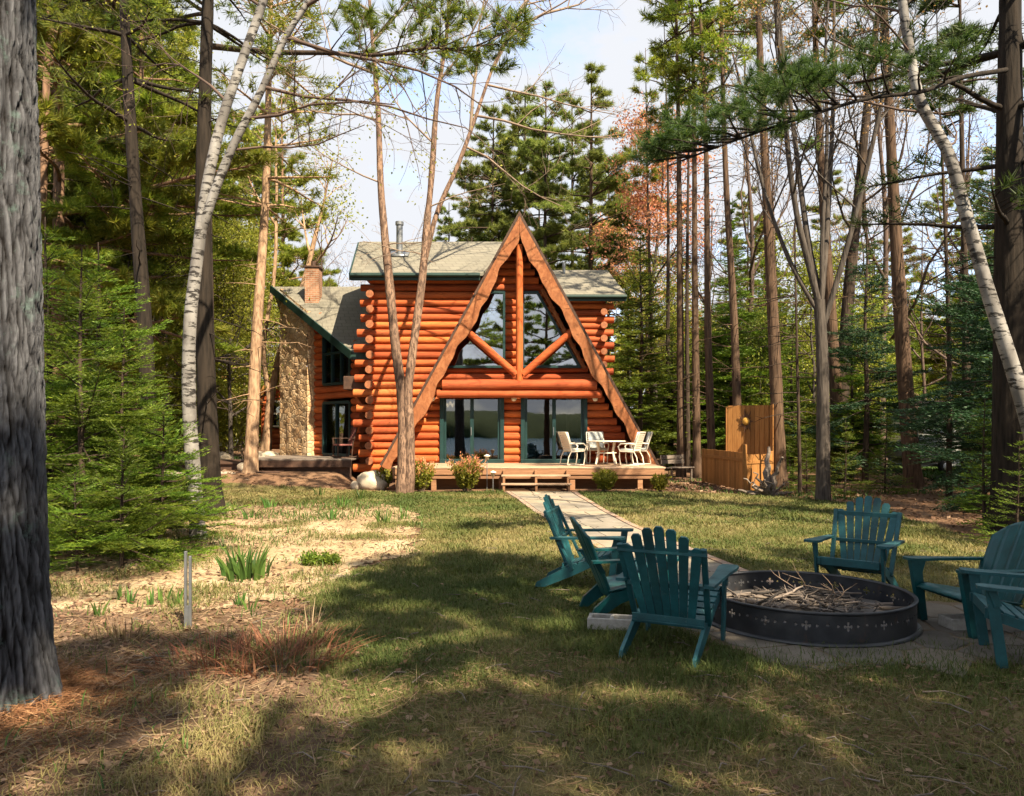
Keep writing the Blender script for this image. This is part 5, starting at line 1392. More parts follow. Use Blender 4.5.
def fir_branch(tb, nd, gg, p, az, el, L, r, NL=.03, NW=.007, step=.02, tw=.09, tip=.12):
    """fir branch: a flat spray of side twigs set with short needles"""
    n = 7; d = rnd_dir(gg, az, el); pts = [np.array(p)]
    for i in range(n):
        d = d + np.array([0, 0, -.05 if i < 3 else .05]) + gg.normal(size=3) * .04; d /= np.linalg.norm(d); pts.append(pts[-1] + d * L / n)
    pts = np.array(pts); tb.tube(pts, np.linspace(r, r * .25, n + 1), 4, False)
    seg = []
    seg.append((pts[n // 3], pts[-1]))
    K = max(3, int(L / tw))
    for j in range(K):
        f = .16 + .82 * (j + .5 * gg.random()) / K; i = min(n - 1, int(f * n)); q = pts[i] + (pts[i + 1] - pts[i]) * (f * n - i); ax = pts[i + 1] - pts[i]; ax /= np.linalg.norm(ax)
        sd = np.cross(ax, [0, 0, 1.0]); sd /= (np.linalg.norm(sd) + 1e-6)
        for s in (-1, 1):
            l = min(.48 * L, (L * (1.02 - f) * .62 + tip * .6)) * (.7 + .5 * gg.random())
            dv = ax * .72 + sd * s * .75 + np.array([0, 0, gg.normal() * .10 - .04]); dv /= np.linalg.norm(dv); e = q + dv * l
            seg.append((q, e))
            if l > 3.2 * tip:
                for w in (.4, .68):
                    for s2 in (-1, 1):
                        d3 = dv * .75 + np.cross(dv, [0, 0, 1.0]) * s2 * .7; d3 /= np.linalg.norm(d3); q3 = q + dv * l * w; seg.append((q3, q3 + d3 * l * (1 - w) * .75))
    for a, b in seg:
        ax = b - a; l = np.linalg.norm(ax); ax /= l + 1e-9; m = max(3, int(l / step)); t_ = (np.arange(m) + gg.random(m)) / m
        sd = np.cross(ax, [0, 0, 1.0]); sd /= (np.linalg.norm(sd) + 1e-6); s = np.where(np.arange(m) % 2 == 0, 1.0, -1.0)
        O = a[None] + ax[None] * (l * t_)[:, None]; D = ax[None] * .62 + sd[None] * (s * (.75 + .3 * gg.random(m)))[:, None] + np.stack([np.zeros(m), np.zeros(m), .25 + .25 * gg.normal(size=m)], 1)
        nd.needles(O, D, NL * (.75 + .5 * gg.random(m)), NW, gg, 0, np.clip(.25 + .75 * t_ * gg.random(m), 0, 1))

def make_tree(t, tb, nd, bark, leaf, extra=None, trunk=True):
    tr = tb.build('trunk', [M[bark]], t)
    if nd is not None and nd.n: nd.build('crown', [M[leaf]], t)
    return t

def pine_tree(label, loc, path, r0, bark='bark_brown', leaf='pine', h=18, crown0=8, cr=3.0, seed=1, dens=1.0, NL=.26, NW=.030, tuft=10, group=None, dead=8, lim=None, r1f=.35, azr=None, sides=12, name='pine_tree', dead_to=None, flare=.35):
    """path = points from the foot to where the trunk leaves the photograph; the trunk goes on to height h"""
    gg = np.random.default_rng(seed); t = thing(name, label, 'tree', loc, 0, group); tb = MB(); nd = MB()
    p = [np.array(tuple(q)) - np.array(loc) for q in path]
    if p[-1][2] < h - 1:
        d = (p[-1] - p[-2]) / max(.1, p[-1][2] - p[-2][2]); d[:2] *= .6; p.append(p[-1] + d * (h - p[-1][2]) / max(.2, d[2]))
    p = smooth_path(p, 34); p[0][2] = -.12
    trunk_tube(tb, p, r0, r0 * r1f * .35, sides, flare, seed)
    zz = p[:, 2]
    def at(z): return np.array([np.interp(z, zz, p[:, k]) for k in range(3)])
    z = crown0; k = 0
    while z < h - .3:
        f = (z - crown0) / (h - crown0); L = cr * (1 - .85 * f ** 1.4) * (.65 + .6 * gg.random()) * (0.55 + .45 * min(1, f * 4 + .2))
        for j in range(int(gg.integers(2, 5))):
            az = gg.random() * 6.283 if azr is None else azr[0] + (azr[1] - azr[0]) * gg.random()
            pine_limb(tb, nd, gg, at(z), az, .05 + .35 * f + gg.normal() * .1, L * (.75 + .5 * gg.random()), .02 + .012 * L, tuft, NL, NW, dens)
        z += (.75 + .4 * gg.random()) * (1.0 - .35 * f)
    for j in range(dead):
        z = 2 + ((dead_to or crown0) - 2) * gg.random(); az = gg.random() * 6.283; q = at(z); L = .5 + 1.2 * gg.random(); d = rnd_dir(gg, az, gg.normal() * .15)
        pts = [q + d * L * s + np.array([0, 0, -.12 * s * s * L]) + gg.normal(size=3) * .03 * s for s in np.linspace(0, 1, 5)]; tb.tube(pts, np.linspace(.016, .004, 5), 4, False)
        for s in (2, 3):
            e = gg.normal(size=3); tb.tube([pts[s], pts[s] + e / np.linalg.norm(e) * L * .3], [.006, .002], 3, False)
    return make_tree(t, tb, nd, bark, leaf)

def fir_tree(label, loc, h, cr, seed=1, leaf='fir', bark='bark_dark', NL=.05, NW=.012, step=.035, tw=.14, z0=.15, group=None, whorl=.22, per=(4, 6), sparse=0, name='fir_tree', shape=1.0, r=None, el0=.05, rag=0):
    gg = np.random.default_rng(seed); t = thing(name, label, 'tree', loc, 0, group); tb = MB(); nd = MB()
    ph = gg.random() * 6; zz = np.linspace(-.1, h, 12); p = np.stack([.03 * np.sin(zz + ph), .03 * np.cos(zz * 1.2 + ph), zz], 1)
    tb.tube(p, np.linspace(r or (.012 + h * .011), .008, 12), 8, False)
    z = z0
    while z < h - .05:
        f = z / h; L = cr * (1 - f) ** shape * (.75 + .4 * gg.random()) + .08
        for j in range(int(gg.integers(per[0], per[1] + 1))):
            if gg.random() < sparse: continue
            az = gg.random() * 6.283; fir_branch(tb, nd, gg, (np.interp(z, zz, p[:, 0]), np.interp(z, zz, p[:, 1]), z + .06 * gg.normal()), az, el0 + .5 * f + gg.normal() * (.08 + .25 * rag), L * (.7 - .3 * rag + (.5 + .5 * rag) * gg.random()), .006 + .008 * L, NL, NW, step, tw)
        z += whorl * (.7 + .5 * gg.random())
    return make_tree(t, tb, nd, bark, leaf)

def leafy_tree(label, loc, h, seed, leaf='leaf_yg', bark='bark_grey', leafn=9, LS=.10, r0=.12, first=.35, group=None, name='leafy_tree', spread=.8, limbs=9, path=None, sp=.3, limbL=.36, el=.75, minr=.005):
    gg = np.random.default_rng(seed); t = thing(name, label, 'tree', loc, 0, group); tb = MB(); lf = MB()
    if path is None:
        zz = np.linspace(-.1, h, 9); path = np.stack([np.cumsum(gg.normal(size=9)) * .05 * h / 9, np.cumsum(gg.normal(size=9)) * .05 * h / 9, zz], 1)
        path = smooth_path(path, 20)
    trunk_tube(tb, path, r0, .02, 10, .3, seed); tips = []
    for j in range(limbs):
        f = first + (1 - first) * (j + gg.random()) / limbs; i = min(len(path) - 2, int(f * (len(path) - 1)))
        grow(tb, gg, path[i], rnd_dir(gg, j * 2.4 + gg.random(), el + gg.normal() * .15), h * limbL * (1.25 - .8 * f) * (.7 + .5 * gg.random()), r0 * (1.05 - f) * .6 + .008, 1, tips, .05, .15, (4, 6), spread, minr)
    if leafn:
        P_ = np.array([q for q, _ in tips]); n = len(P_) * leafn; O = np.repeat(P_, leafn, 0) + gg.normal(size=(n, 3)) * sp
        lf.leaves(O, gg.normal(size=(n, 3)) + np.array([0, 0, -.2]), LS * (.6 + .8 * gg.random(n)), LS * .65, gg)
    return make_tree(t, tb, lf, bark, leaf)

def foot(px, Y): 
    x = (px - CX) / FOC * Y; return (x, Y, hz(x, Y))
def pxpath(pts, Y, dy=0):
    return [P(a, b, Y) for a, b in pts]

# ---- the old pine at the left edge: furrowed bark as real relief
L0 = foot(-8, 4.3)
t = thing('pine_tree', 'huge old pine with furrowed blue grey bark at the left edge of the photo', 'tree', L0)
nz_, na_ = 420, 300; H_ = 15.0
zf = np.concatenate([np.linspace(-.15, 5.2, 380), np.linspace(5.4, H_, 40)]); an = np.linspace(0, 2 * math.pi, na_, endpoint=False)
ZZ_, AA = np.meshgrid(zf, an, indexing='ij')
rr = .285 * (1 - .035 * np.clip(ZZ_, 0, 9)) * (1 + .30 * np.exp(-np.clip(ZZ_ + .1, 0, 99) / .30)) * (1 + .10 * np.exp(-np.clip(ZZ_, 0, 9) / .4) * np.sin(AA * 5 + 1))
u = AA / (2 * math.pi) * 22; uw = u + 1.1 * (fbm(u * .6, ZZ_ * 2.2, 3) - .5) * 2
# vnoise wraps round by using the circle itself
cxn = np.cos(AA) * 3.4; sxn = np.sin(AA) * 3.4
def worley(U, V, nu, seed):
    """distance to the edge between jittered cells; U wraps round nu cells"""
    iu = np.floor(U).astype(int); iv = np.floor(V).astype(int); f1 = np.full(U.shape, 9.); f2 = np.full(U.shape, 9.)
    for du in (-1, 0, 1):
        for dv in (-1, 0, 1):
            cu_ = iu + du; cv_ = iv + dv; w_ = np.mod(cu_, nu); d_ = (cu_ + .15 + .7 * _hash(w_, cv_, seed) - U) ** 2 + (cv_ + .1 + .8 * _hash(w_, cv_, seed + 5) - V) ** 2; d_ = np.sqrt(d_)
            f2 = np.where(d_ < f1, f1, np.minimum(f2, d_)); f1 = np.minimum(f1, d_)
    return f2 - f1
U_ = AA / (2 * math.pi) * 30 + 1.5 * (fbm(cxn * 1.2 + 40, sxn * 1.2 + ZZ_ * 2.6 + 40, 9, 3) - .5); V_ = ZZ_ * 2.7 + 1.6 * (fbm(cxn * 2 + 10, sxn * 2 + ZZ_ * 1.5 + 70, 19, 3) - .5)
pl1 = np.clip(worley(U_, V_, 30, 3) * 3.2, 0, 1); pl2 = np.clip(worley(U_ * 2 + .3, V_ * 2.6, 60, 8) * 2.4, 0, 1)
fine = fbm(cxn * 7 + 9, sxn * 7 + ZZ_ * 5 + 30, 29, 3)
fine2 = fbm(cxn * 16 + 9, sxn * 16 + ZZ_ * 18 + 30, 49, 2)
plate = np.clip(pl1 * .46 + pl2 * .26 + (fine - .5) * .8 + (fine2 - .5) * .35 + .14, 0, 1)
rr = rr + (plate - .6) * .034
lean = -.012 * ZZ_
v = np.stack([rr * np.cos(AA) + lean, rr * np.sin(AA), ZZ_], -1).reshape(-1, 3)
i, j = np.meshgrid(np.arange(nz_ - 1), np.arange(na_), indexing='ij'); j2 = (j + 1) % na_
mb = MB(); mb.add(v, np.stack([i * na_ + j, i * na_ + j2, (i + 1) * na_ + j2, (i + 1) * na_ + j], -1).reshape(-1, 4), 0, plate.ravel())
def near_bark():
    t = NT('furrowed_bark'); v = t.coord('Object', (1, 1, .35))
    n = t.noise(v, 34, 7, .75, .5); pl = t.rnd()
    col = t.ramp(t.math('ADD', t.math('MULTIPLY', pl, .75), t.math('MULTIPLY', n, .35)), [(.28, (.014, .012, .012)), (.58, (.066, .066, .073)), (.98, (.18, .183, .20))])
    mk = t.ramp(t.noise(t.coord('Object'), 5.5, 6, .72), [(.57, 0), (.66, 1)])
    col = t.mix(t.math('MULTIPLY', mk, .55), col, (.14, .21, .19))
    t.bump(n, 1.0, .03); return t.done(col, .92, .2)
M['bark_plate'] = near_bark()
gg = np.random.default_rng(3); nd = MB(); tb = MB(); z = 6.5
while z < H_ - .3:
    f = (z - 6.5) / (H_ - 6.5)
    for k in range(3): pine_limb(tb, nd, gg, (-.012 * z, 0, z), gg.random() * 6.283, .1 + .3 * f, 3.2 * (1 - .75 * f) * (.7 + .5 * gg.random()), .05, 12, .24, .024)
    z += .8
tr = mb.build('trunk', [M['bark_plate']], t); tb.build('limbs', [M['bark_dark']], tr); nd.build('crown', [M['pine']], t)

# ---- trunks on the left (photo pixels of the trunk, then metres away)
pine_tree('dark straight pine behind the firs, second trunk from the left of the photo', foot(152, 13.5), pxpath([(151, 500), (145, 330), (137, 220), (129, 100), (124, 0)], 13.5), .15, 'bark_black', 'pine', 17, 7.2, 2.6, 21, NL=.2, NW=.018, dead=14)
pine_tree('slim reddish pine with bare side twigs just right of the huge old pine', foot(40, 20), pxpath([(40, 470), (41, 250), (47, 60), (48, 0)], 20), .17, 'bark_red', 'pine', 19, 9.5, 2.6, 22, dead=18)
pine_tree('slender dark pine trunk between the reddish pine and the dark straight pine', foot(88, 24), pxpath([(88, 470), (91, 250), (97, 100), (98, 0)], 24), .2, 'bark_dark', 'pine', 20, 9, 3, 23, dead=12)
pine_tree('stout dark brown pine right behind the white birch', foot(211, 14.6), pxpath([(212, 516), (207, 400), (203, 200), (206, 60), (208, 0)], 14.6), .205, 'bark_black', 'pine', 18, 9.6, 3.0, 24, NL=.2, NW=.018, dead=16, flare=.5)
pine_tree('straight tan pine with sunlit trunk left of the stone stack', foot(250, 22.5), pxpath([(250, 487), (257, 330), (266, 188), (269, 70), (271, 0)], 22.5), .20, 'bark_tan', 'pine_gold', 19, 8.0, 3.2, 25, dead=20, dead_to=9)
# leaning forked trunk by the shed
t = thing('leaning_tree', 'leaning bare trunk in front of the small arched log shed', 'tree', foot(266, 29)); tb = MB(); gg = np.random.default_rng(4); q0 = np.array(t.location)
pa = smooth_path([np.array(q) - q0 for q in pxpath([(266, 450), (272, 390), (284, 340), (303, 285), (318, 225)], 29)], 16); trunk_tube(tb, pa, .17, .08, 10, .3, 3)
pb_ = smooth_path([pa[3], pa[3] + np.array([-.25, 0, 2]), pa[3] + np.array([.1, .2, 5]), pa[3] + np.array([.2, .2, 8.5])], 12); tb.tube(pb_, np.linspace(.11, .05, 12), 8, False); tips = []
for q, d in ((pa[-1], (.4, 0, .8)), (pa[-3], (-.3, .3, .9)), (pb_[-1], (0, 0, 1)), (pb_[-3], (-.5, .2, .7)), (pa[-4], (.8, -.2, .5))): grow(tb, gg, q, np.array(d), 2.6, .06, 1, tips)
lf = MB(); P_ = np.array([q for q, _ in tips]); n = len(P_) * 4; lf.leaves(np.repeat(P_, 4, 0) + gg.normal(size=(n, 3)) * .25, gg.normal(size=(n, 3)), .11, .07, gg); make_tree(t, tb, lf, 'bark_tan', 'leaf_yg')

# ---- white birch, forked
q0 = np.array(foot(199, 11.4)); t = thing('birch_tree', 'white birch with dark marks, forking high up, in front of the stout brown pine', 'tree', tuple(q0)); gg = np.random.default_rng(6); tb = MB(); tw = MB(); tips = []
Yb = 11.4
pa = smooth_path([np.array(q) - q0 for q in pxpath([(199, 545), (193, 470), (189, 400), (191, 310), (199, 245), (208, 180), (225, 110), (241, 64), (262, 5), (280, -50), (296, -110)], Yb)], 34); pa[0][2] = -.1
trunk_tube(tb, pa, .118, .05, 14, .25, 2, .05)
pb_ = smooth_path([np.array(q) - q0 for q in pxpath([(201, 232), (219, 188), (241, 143), (264, 105), (294, 49), (330, 0), (356, -50)], Yb - .0)], 20); pb_[:, 1] -= np.linspace(0, .6, 20); tb.tube(pb_, np.linspace(.072, .03, 20), 10, False, 0, None, .5, .05, 4)
for q, d, L, r in ((pb_[12], (.9, .1, .25), 2.6, .025), (pb_[14], (.9, -.3, .1), 2.4, .022), (pb_[9], (.9, .3, -.05), 2.3, .022), (pb_[7], (.95, -.2, .05), 2.0, .02), (pb_[17], (.7, .2, .5), 2.4, .022), (pa[22], (-.6, .2, .5), 1.8, .02), (pa[27], (-.5, -.3, .6), 1.8, .02), (pb_[5], (.9, .2, .1), 1.6, .016), (pa[30], (.4, .3, .7), 2.2, .025), (pa[-1], (.2, .1, 1), 2.6, .045), (pb_[-1], (.6, 0, .8), 2.2, .03)):
    grow(tw, gg, q, np.array(d), L * 1.35, r * 1.25, 1, tips, -.015, .17, (5, 8), .75, .0045)
tr = tb.build('trunk', [M['birch']], t); tw.build('limbs', [M['twig']], tr)
lf = MB(); P_ = np.array([q for q, _ in tips]); n = len(P_) * 2; lf.leaves(np.repeat(P_, 2, 0) + gg.normal(size=(n, 3)) * .08, gg.normal(size=(n, 3)) + np.array([0, 0, -.5]), .05, .03, gg); lf.build('crown', [M['leaf_yg']], t)

# ---- forked peeling birch before the house
q0 = np.array(foot(403, 20.0)); t = thing('birch_tree', 'forked birch with peeling tan bark standing in front of the log corner', 'tree', tuple(q0)); gg = np.random.default_rng(8); tb = MB(); tw = MB(); tips = []
Yb = 20.0
pa = smooth_path([np.array(q) - q0 for q in pxpath([(403, 494), (404, 440), (402, 395), (396, 350), (391, 300), (386, 250), (381, 190), (378, 110), (374, 60), (368, -20)], Yb)], 34); pa[0][2] = -.1
trunk_tube(tb, pa, .17, .035, 14, .25, 5, .14)
pb_ = smooth_path([np.array(q) - q0 for q in pxpath([(409, 492), (410, 440), (408, 400), (414, 340), (421, 290), (426, 235), (432, 170), (437, 100), (446, 40), (452, -30)], Yb - .05)], 34); pb_[0][2] = -.1; tb.tube(pb_, np.linspace(.145, .035, 34), 12, False, 0, None, .5, .14, 7)
pc_ = smooth_path([np.array(q) - q0 for q in pxpath([(423, 270), (438, 210), (458, 165), (478, 110), (492, 70), (520, 10)], Yb + .1)], 18); tb.tube(pc_, np.linspace(.075, .03, 18), 10, False, 0, None, .5, .12, 9)
for q, d, L, r in ((pa[27], (-.8, 0, .45), 3.2, .035), (pa[29], (.5, .1, .8), 3.0, .035), (pa[31], (-.6, .2, .7), 2.8, .03), (pa[24], (-.9, -.1, .15), 2.6, .025), (pa[20], (-.8, -.2, .3), 2.0, .02), (pb_[26], (.7, -.2, .6), 2.6, .03), (pb_[29], (.2, .1, .9), 3.0, .03), (pb_[31], (.6, .2, .7), 2.8, .03), (pb_[22], (-.7, .1, .5), 2.2, .025), (pc_[10], (.9, -.1, -.15), 3.2, .03), (pc_[12], (.9, .1, -.25), 3.0, .026), (pc_[8], (.85, .2, -.2), 2.6, .026), (pc_[13], (.5, .1, .85), 4.0, .045), (pc_[15], (.75, 0, .6), 3.8, .045), (pc_[17], (.45, .1, .9), 3.8, .045), (pc_[9], (.2, .1, .9), 3.8, .045), (pb_[18], (.8, -.3, .1), 1.6, .018), (pb_[15], (-.7, -.3, 0), 1.4, .015), (pa[16], (.7, -.3, -.1), 1.3, .015), (pa[-1], (0, 0, 1), 3, .05), (pb_[-1], (.1, 0, 1), 3, .05)):
    grow(tw, gg, q, np.array(d), L * 1.2, r * 1.2, 1, tips, .02, .13, (5, 8), .7, .006)
tr = tb.build('trunk', [M['peel']], t); tw.build('limbs', [M['twig_pale']], tr)

# ---- pine bough reaching in at the top left belongs to the stout brown pine's neighbour
def bough_tree(label, loc, trunk_path, r0, bough, sub, leaf='pine_dark', bark='bark_dark', h=16, c0=8.5, seed=1, bstart=None, NL=.13, NW=.0045, tuft=46, br=.05, cr=3.0):
    t = pine_tree(label, loc, trunk_path, r0, bark, leaf, h, c0, cr, seed, NL=.2, NW=.02, dead=10)
    gg = np.random.default_rng(seed + 5); tb = MB(); nd = MB(); b = smooth_path([np.array(tuple(q)) - np.array(loc) for q in bough], 22); tb.tube(b, np.linspace(br, br * .25, 22), 8, False, 0, None, .5, .06, 3)
    for (f, L, da, de) in sub:
        i = min(20, int(f * 21)); ax = b[i + 1] - b[i]; az = math.atan2(ax[1], ax[0]) + da; pine_limb(tb, nd, gg, b[i], az, de, L, .018, tuft, NL, NW, 1.0, -.02)
    bo = tb.build('bough', [M[bark]], t); nd.build('needles', [M[leaf]], bo); return t
bt_ = foot(213, 16.8)
bough_tree('pine behind the birch fork whose long bare bough reaches right over the sky', bt_, pxpath([(213, 505), (209, 300), (208, 120), (210, 0)], 16.8), .13,
    [P(209, 46, 16.8), P(270, 52, 16.2), P(330, 53, 15.8), P(380, 55, 15.4), P(430, 48, 15.0), P(480, 52, 14.6)],
    [(f, 1.5, s * (.35 + .3 * k % 1), .12) for k, (f, s) in enumerate(((.42, 1), (.5, -1), (.56, 1), (.62, -1), (.68, 1), (.72, -1), (.78, 1), (.82, -1), (.86, 1), (.9, -1), (.94, 1), (.97, -.3), (.66, .1), (.8, .1), (.88, .2)))], 'pine', 'bark_dark', 17, 11, 31, NL=.22, NW=.014, tuft=44, br=.075)

# ---- right side
RT = [ # label, foot px, Y, pixel path, radius, bark, leaf, height, crown start, crown radius, seed
 ('thick brown pine trunk nearest the right end of the deck', 681, 27.5, [(681, 468), (680, 300), (678, 100), (676, 0)], .20, 'bark_brown', 'pine_gold', 22, 13, 2.8),
 ('thin dark trunk close behind the thick brown pine by the deck', 688, 30, [(688, 465), (687, 300), (689, 120), (690, 0)], .13, 'bark_dark', 'pine', 20, 12, 2.2),
 ('brown pine trunk right of the dark thin trunk beside the deck', 695, 27, [(697, 468), (695, 300), (694, 120), (692, 0)], .19, 'bark_brown', 'pine_gold', 22, 13, 2.6),
 ('dark based pine trunk leaning a little, midway from the deck to the cedar screen', 710, 26, [(712, 470), (708, 330), (706, 150), (700, 0)], .19, 'bark_brown', 'pine', 21, 12.5, 2.6),
 ('brown pine rising directly behind the tall cedar panel', 737, 25, [(739, 470), (734, 320), (726, 180), (721, 0)], .20, 'bark_brown', 'pine_gold', 21, 12, 2.6),
 ('stout brown pine at the right edge of the cedar screen', 779, 21.8, [(780, 488), (774, 340), (766, 180), (758, 0)], .26, 'bark_brown', 'pine_gold', 20, 12.5, 2.6),
 ('very thin dark stem right of the stout pine by the cedar screen', 799, 19.5, [(800, 480), (797, 350), (795, 230), (798, 100)], .06, 'bark_dark', 'pine', 11, 8, 1.0),
 ('tall brown pine leaning left right behind the grey forked maple', 838, 26, [(841, 470), (832, 330), (822, 180), (814, 0)], .29, 'bark_brown', 'pine', 22, 13, 2.8),
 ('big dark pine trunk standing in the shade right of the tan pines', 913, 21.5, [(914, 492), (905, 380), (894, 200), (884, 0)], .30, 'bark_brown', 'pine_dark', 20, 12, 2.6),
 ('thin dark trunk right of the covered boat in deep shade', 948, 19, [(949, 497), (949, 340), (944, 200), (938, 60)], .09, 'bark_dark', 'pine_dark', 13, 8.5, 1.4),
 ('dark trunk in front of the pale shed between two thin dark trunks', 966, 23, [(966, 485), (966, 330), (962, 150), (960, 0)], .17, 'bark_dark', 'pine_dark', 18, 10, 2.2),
 ('slim tan trunk at the corner of the log wall behind the deck chairs', 651, 34, [(652, 455), (651, 330), (649, 250), (646, 90)], .13, 'bark_brown', 'pine_gold', 19, 12, 2.2),
 ('slim brown trunk between the house corner and the thick brown pine', 668, 33, [(669, 457), (668, 330), (668, 180), (664, 20)], .15, 'bark_dark', 'pine_gold', 20, 13, 2.2),
]
for k, (lb, fx, Y, pp, r_, bk, lf_, h, c0, cr) in enumerate(RT):
    pine_tree(lb, foot(fx, Y), pxpath(pp, Y), r_ * .8, bk, lf_, h, c0 + 1.2, cr * .75, 60 + k, dead=34, NL=.30, NW=.032, tuft=15, dead_to=h * .55)

# grey maple that forks into bare stems
q0 = np.array(foot(823, 18)); t = thing('maple_tree', 'bare grey maple dividing into several dark stems behind the far garden chair', 'tree', tuple(q0)); gg = np.random.default_rng(15); tb = MB(); tips = []; Yb = 18
pa = smooth_path([np.array(q) - q0 for q in pxpath([(823, 502), (823, 420), (822, 350), (819, 300)], Yb)], 14); pa[0][2] = -.1; trunk_tube(tb, pa, .165, .13, 12, .2, 4)
for path_, r_, dy in (([(819, 305), (806, 262), (795, 225), (784, 170), (776, 110), (766, 30), (760, -40)], .085, -.3), ([(820, 300), (812, 250), (806, 190), (800, 110), (792, 20), (790, -50)], .085, .3), ([(820, 310), (830, 240), (838, 170), (846, 90), (852, 0), (856, -60)], .08, .4), ([(822, 330), (842, 250), (858, 170), (872, 90), (888, 20), (900, -40)], .075, -.4), ([(817, 310), (796, 270), (776, 215), (762, 160), (752, 100), (740, 40)], .06, .2), ([(821, 320), (820, 230), (822, 150), (818, 60), (822, -40)], .06, -.2)):
    b = smooth_path([np.array(q) - q0 for q in pxpath(path_, Yb)], 20); b[:, 1] += np.linspace(0, dy * 3, 20); tb.tube(b, np.linspace(r_, r_ * .4, 20), 8, False, 0, None, .5, .05, 5)
    for i in (6, 8, 10, 12, 14, 16, 18): grow(tb, gg, b[i], rnd_dir(gg, gg.random() * 6.283, .7), 3.0 * (1.2 - i / 26), r_ * .32, 1, tips, .06, .14, (5, 7), .65, .005)
lf = MB(); P_ = np.array([q for q, _ in tips]); m = gg.random(len(P_)) < .5; P_ = P_[m]; n = len(P_) * 2; lf.leaves(np.repeat(P_, 2, 0) + gg.normal(size=(n, 3)) * .05, gg.normal(size=(n, 3)), .07, .05, gg); make_tree(t, tb, lf, 'bark_grey', 'leaf_tan')

# leaning dark trunk farther back
q0 = np.array(foot(846, 27)); t = thing('leaning_tree', 'dark trunk leaning to the right behind the grey maple', 'tree', tuple(q0)); gg = np.random.default_rng(16); tb = MB(); tips = []
pa = smooth_path([np.array(q) - q0 for q in pxpath([(838, 470), (843, 380), (848, 300), (856, 220), (864, 140), (872, 60), (884, -30)], 27)], 20); trunk_tube(tb, pa, .26, .09, 10, .25, 4)
for i in (9, 10, 11, 12, 13, 14, 15, 16, 17, 18, 19): grow(tb, gg, pa[i], rnd_dir(gg, gg.random() * 6.283, .55), 3.2, .05, 1, tips, .04, .15, (4, 6), .7, .006)
lf = MB(); P_ = np.array([q for q, _ in tips]); n = len(P_); lf.leaves(P_ + gg.normal(size=(n, 3)) * .1, gg.normal(size=(n, 3)), .10, .07, gg); make_tree(t, tb, lf, 'bark_dark', 'leaf_tan')

# curved white birch at the right
q0 = np.array(foot(1046, 11)); t = thing('birch_tree', 'slender white birch curving in from the right edge of the photo', 'tree', tuple(q0)); gg = np.random.default_rng(18); tb = MB(); tw = MB(); tips = []
pa = smooth_path([np.array(q) - q0 for q in pxpath([(1046, 545), (1042, 480), (1028, 420), (1010, 360), (990, 298), (966, 215), (946, 148), (922, 106), (908, 40), (898, -30), (886, -110)], 11)], 34); trunk_tube(tb, pa, .125, .05, 12, .25, 2, .04)
for i, d, L in ((24, (-.9, .1, .25), 2.2), (25, (-.7, -.3, .4), 2.0), (27, (-.8, .3, .5), 2.0), (29, (.6, .2, .7), 1.8), (22, (-.95, .2, .15), 1.8), (30, (-.5, -.2, .8), 2.0), (20, (.7, .2, .3), 1.4), (33, (-.2, 0, 1), 2.2)): grow(tw, gg, pa[i], np.array(d), L, .02, 1, tips, .03, .15, (4, 6), .75, .0035)
tr = tb.build('trunk', [M['birch']], t); tw.build('limbs', [M['twig']], tr)

# big dark pine at the right with the long bough of dark needles
bl = foot(1012, 12.2)
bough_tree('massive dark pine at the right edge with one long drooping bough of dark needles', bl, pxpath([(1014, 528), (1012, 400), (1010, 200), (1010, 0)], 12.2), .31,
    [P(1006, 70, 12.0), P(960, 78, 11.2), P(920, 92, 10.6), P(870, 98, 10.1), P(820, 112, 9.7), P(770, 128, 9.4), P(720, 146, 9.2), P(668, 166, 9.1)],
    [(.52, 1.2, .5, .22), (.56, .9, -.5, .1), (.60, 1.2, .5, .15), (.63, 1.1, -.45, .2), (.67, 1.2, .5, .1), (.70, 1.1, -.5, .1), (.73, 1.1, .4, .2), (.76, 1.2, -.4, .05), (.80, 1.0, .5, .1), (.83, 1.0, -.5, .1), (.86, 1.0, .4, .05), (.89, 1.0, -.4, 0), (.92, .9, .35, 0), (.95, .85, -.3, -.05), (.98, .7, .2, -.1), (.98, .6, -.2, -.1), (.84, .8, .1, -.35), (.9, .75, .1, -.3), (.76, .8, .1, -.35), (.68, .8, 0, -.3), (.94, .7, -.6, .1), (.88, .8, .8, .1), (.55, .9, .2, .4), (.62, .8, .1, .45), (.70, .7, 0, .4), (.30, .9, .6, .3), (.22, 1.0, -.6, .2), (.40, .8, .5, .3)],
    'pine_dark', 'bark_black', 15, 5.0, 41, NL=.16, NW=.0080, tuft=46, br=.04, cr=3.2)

# ---- firs
fA = fir_tree('tallest young balsam fir of the group beside the huge old pine, with bright green sprays', foot(82, 10.0), 4.1, 1.55, 71, 'fir', NL=.046, NW=.0135, step=.015, tw=.095, whorl=.23, per=(5, 7), sparse=.12, shape=.75, rag=.8)
fB = fir_tree('young balsam fir at the right of the fir group, its sprays crossing the white birch', foot(162, 10.4), 1.95, 1.35, 72, 'fir', NL=.046, NW=.0135, step=.015, tw=.095, whorl=.23, per=(5, 7), sparse=.12, shape=.75, rag=.8)
d = dup(fA, foot(48, 10.8), 2.1, 'young balsam fir half hidden behind the trunk of the huge old pine', scale=1.15)
d = dup(fA, foot(122, 11.4), 5.0, 'young fir filling the gap between the tallest fir and the white birch', scale=.86)
d = dup(fB, foot(124, 9.0), 1.2, 'low spreading balsam fir in front, in the middle of the fir group', scale=.85)
d = dup(fA, foot(96, 12.2), 4.0, 'taller young fir standing back between the white birch and the dark straight pine', scale=1.15)
d = dup(fB, foot(76, 8.7), 3.3, 'smallest young fir at the foot of the group, close to the huge old pine', scale=.6)
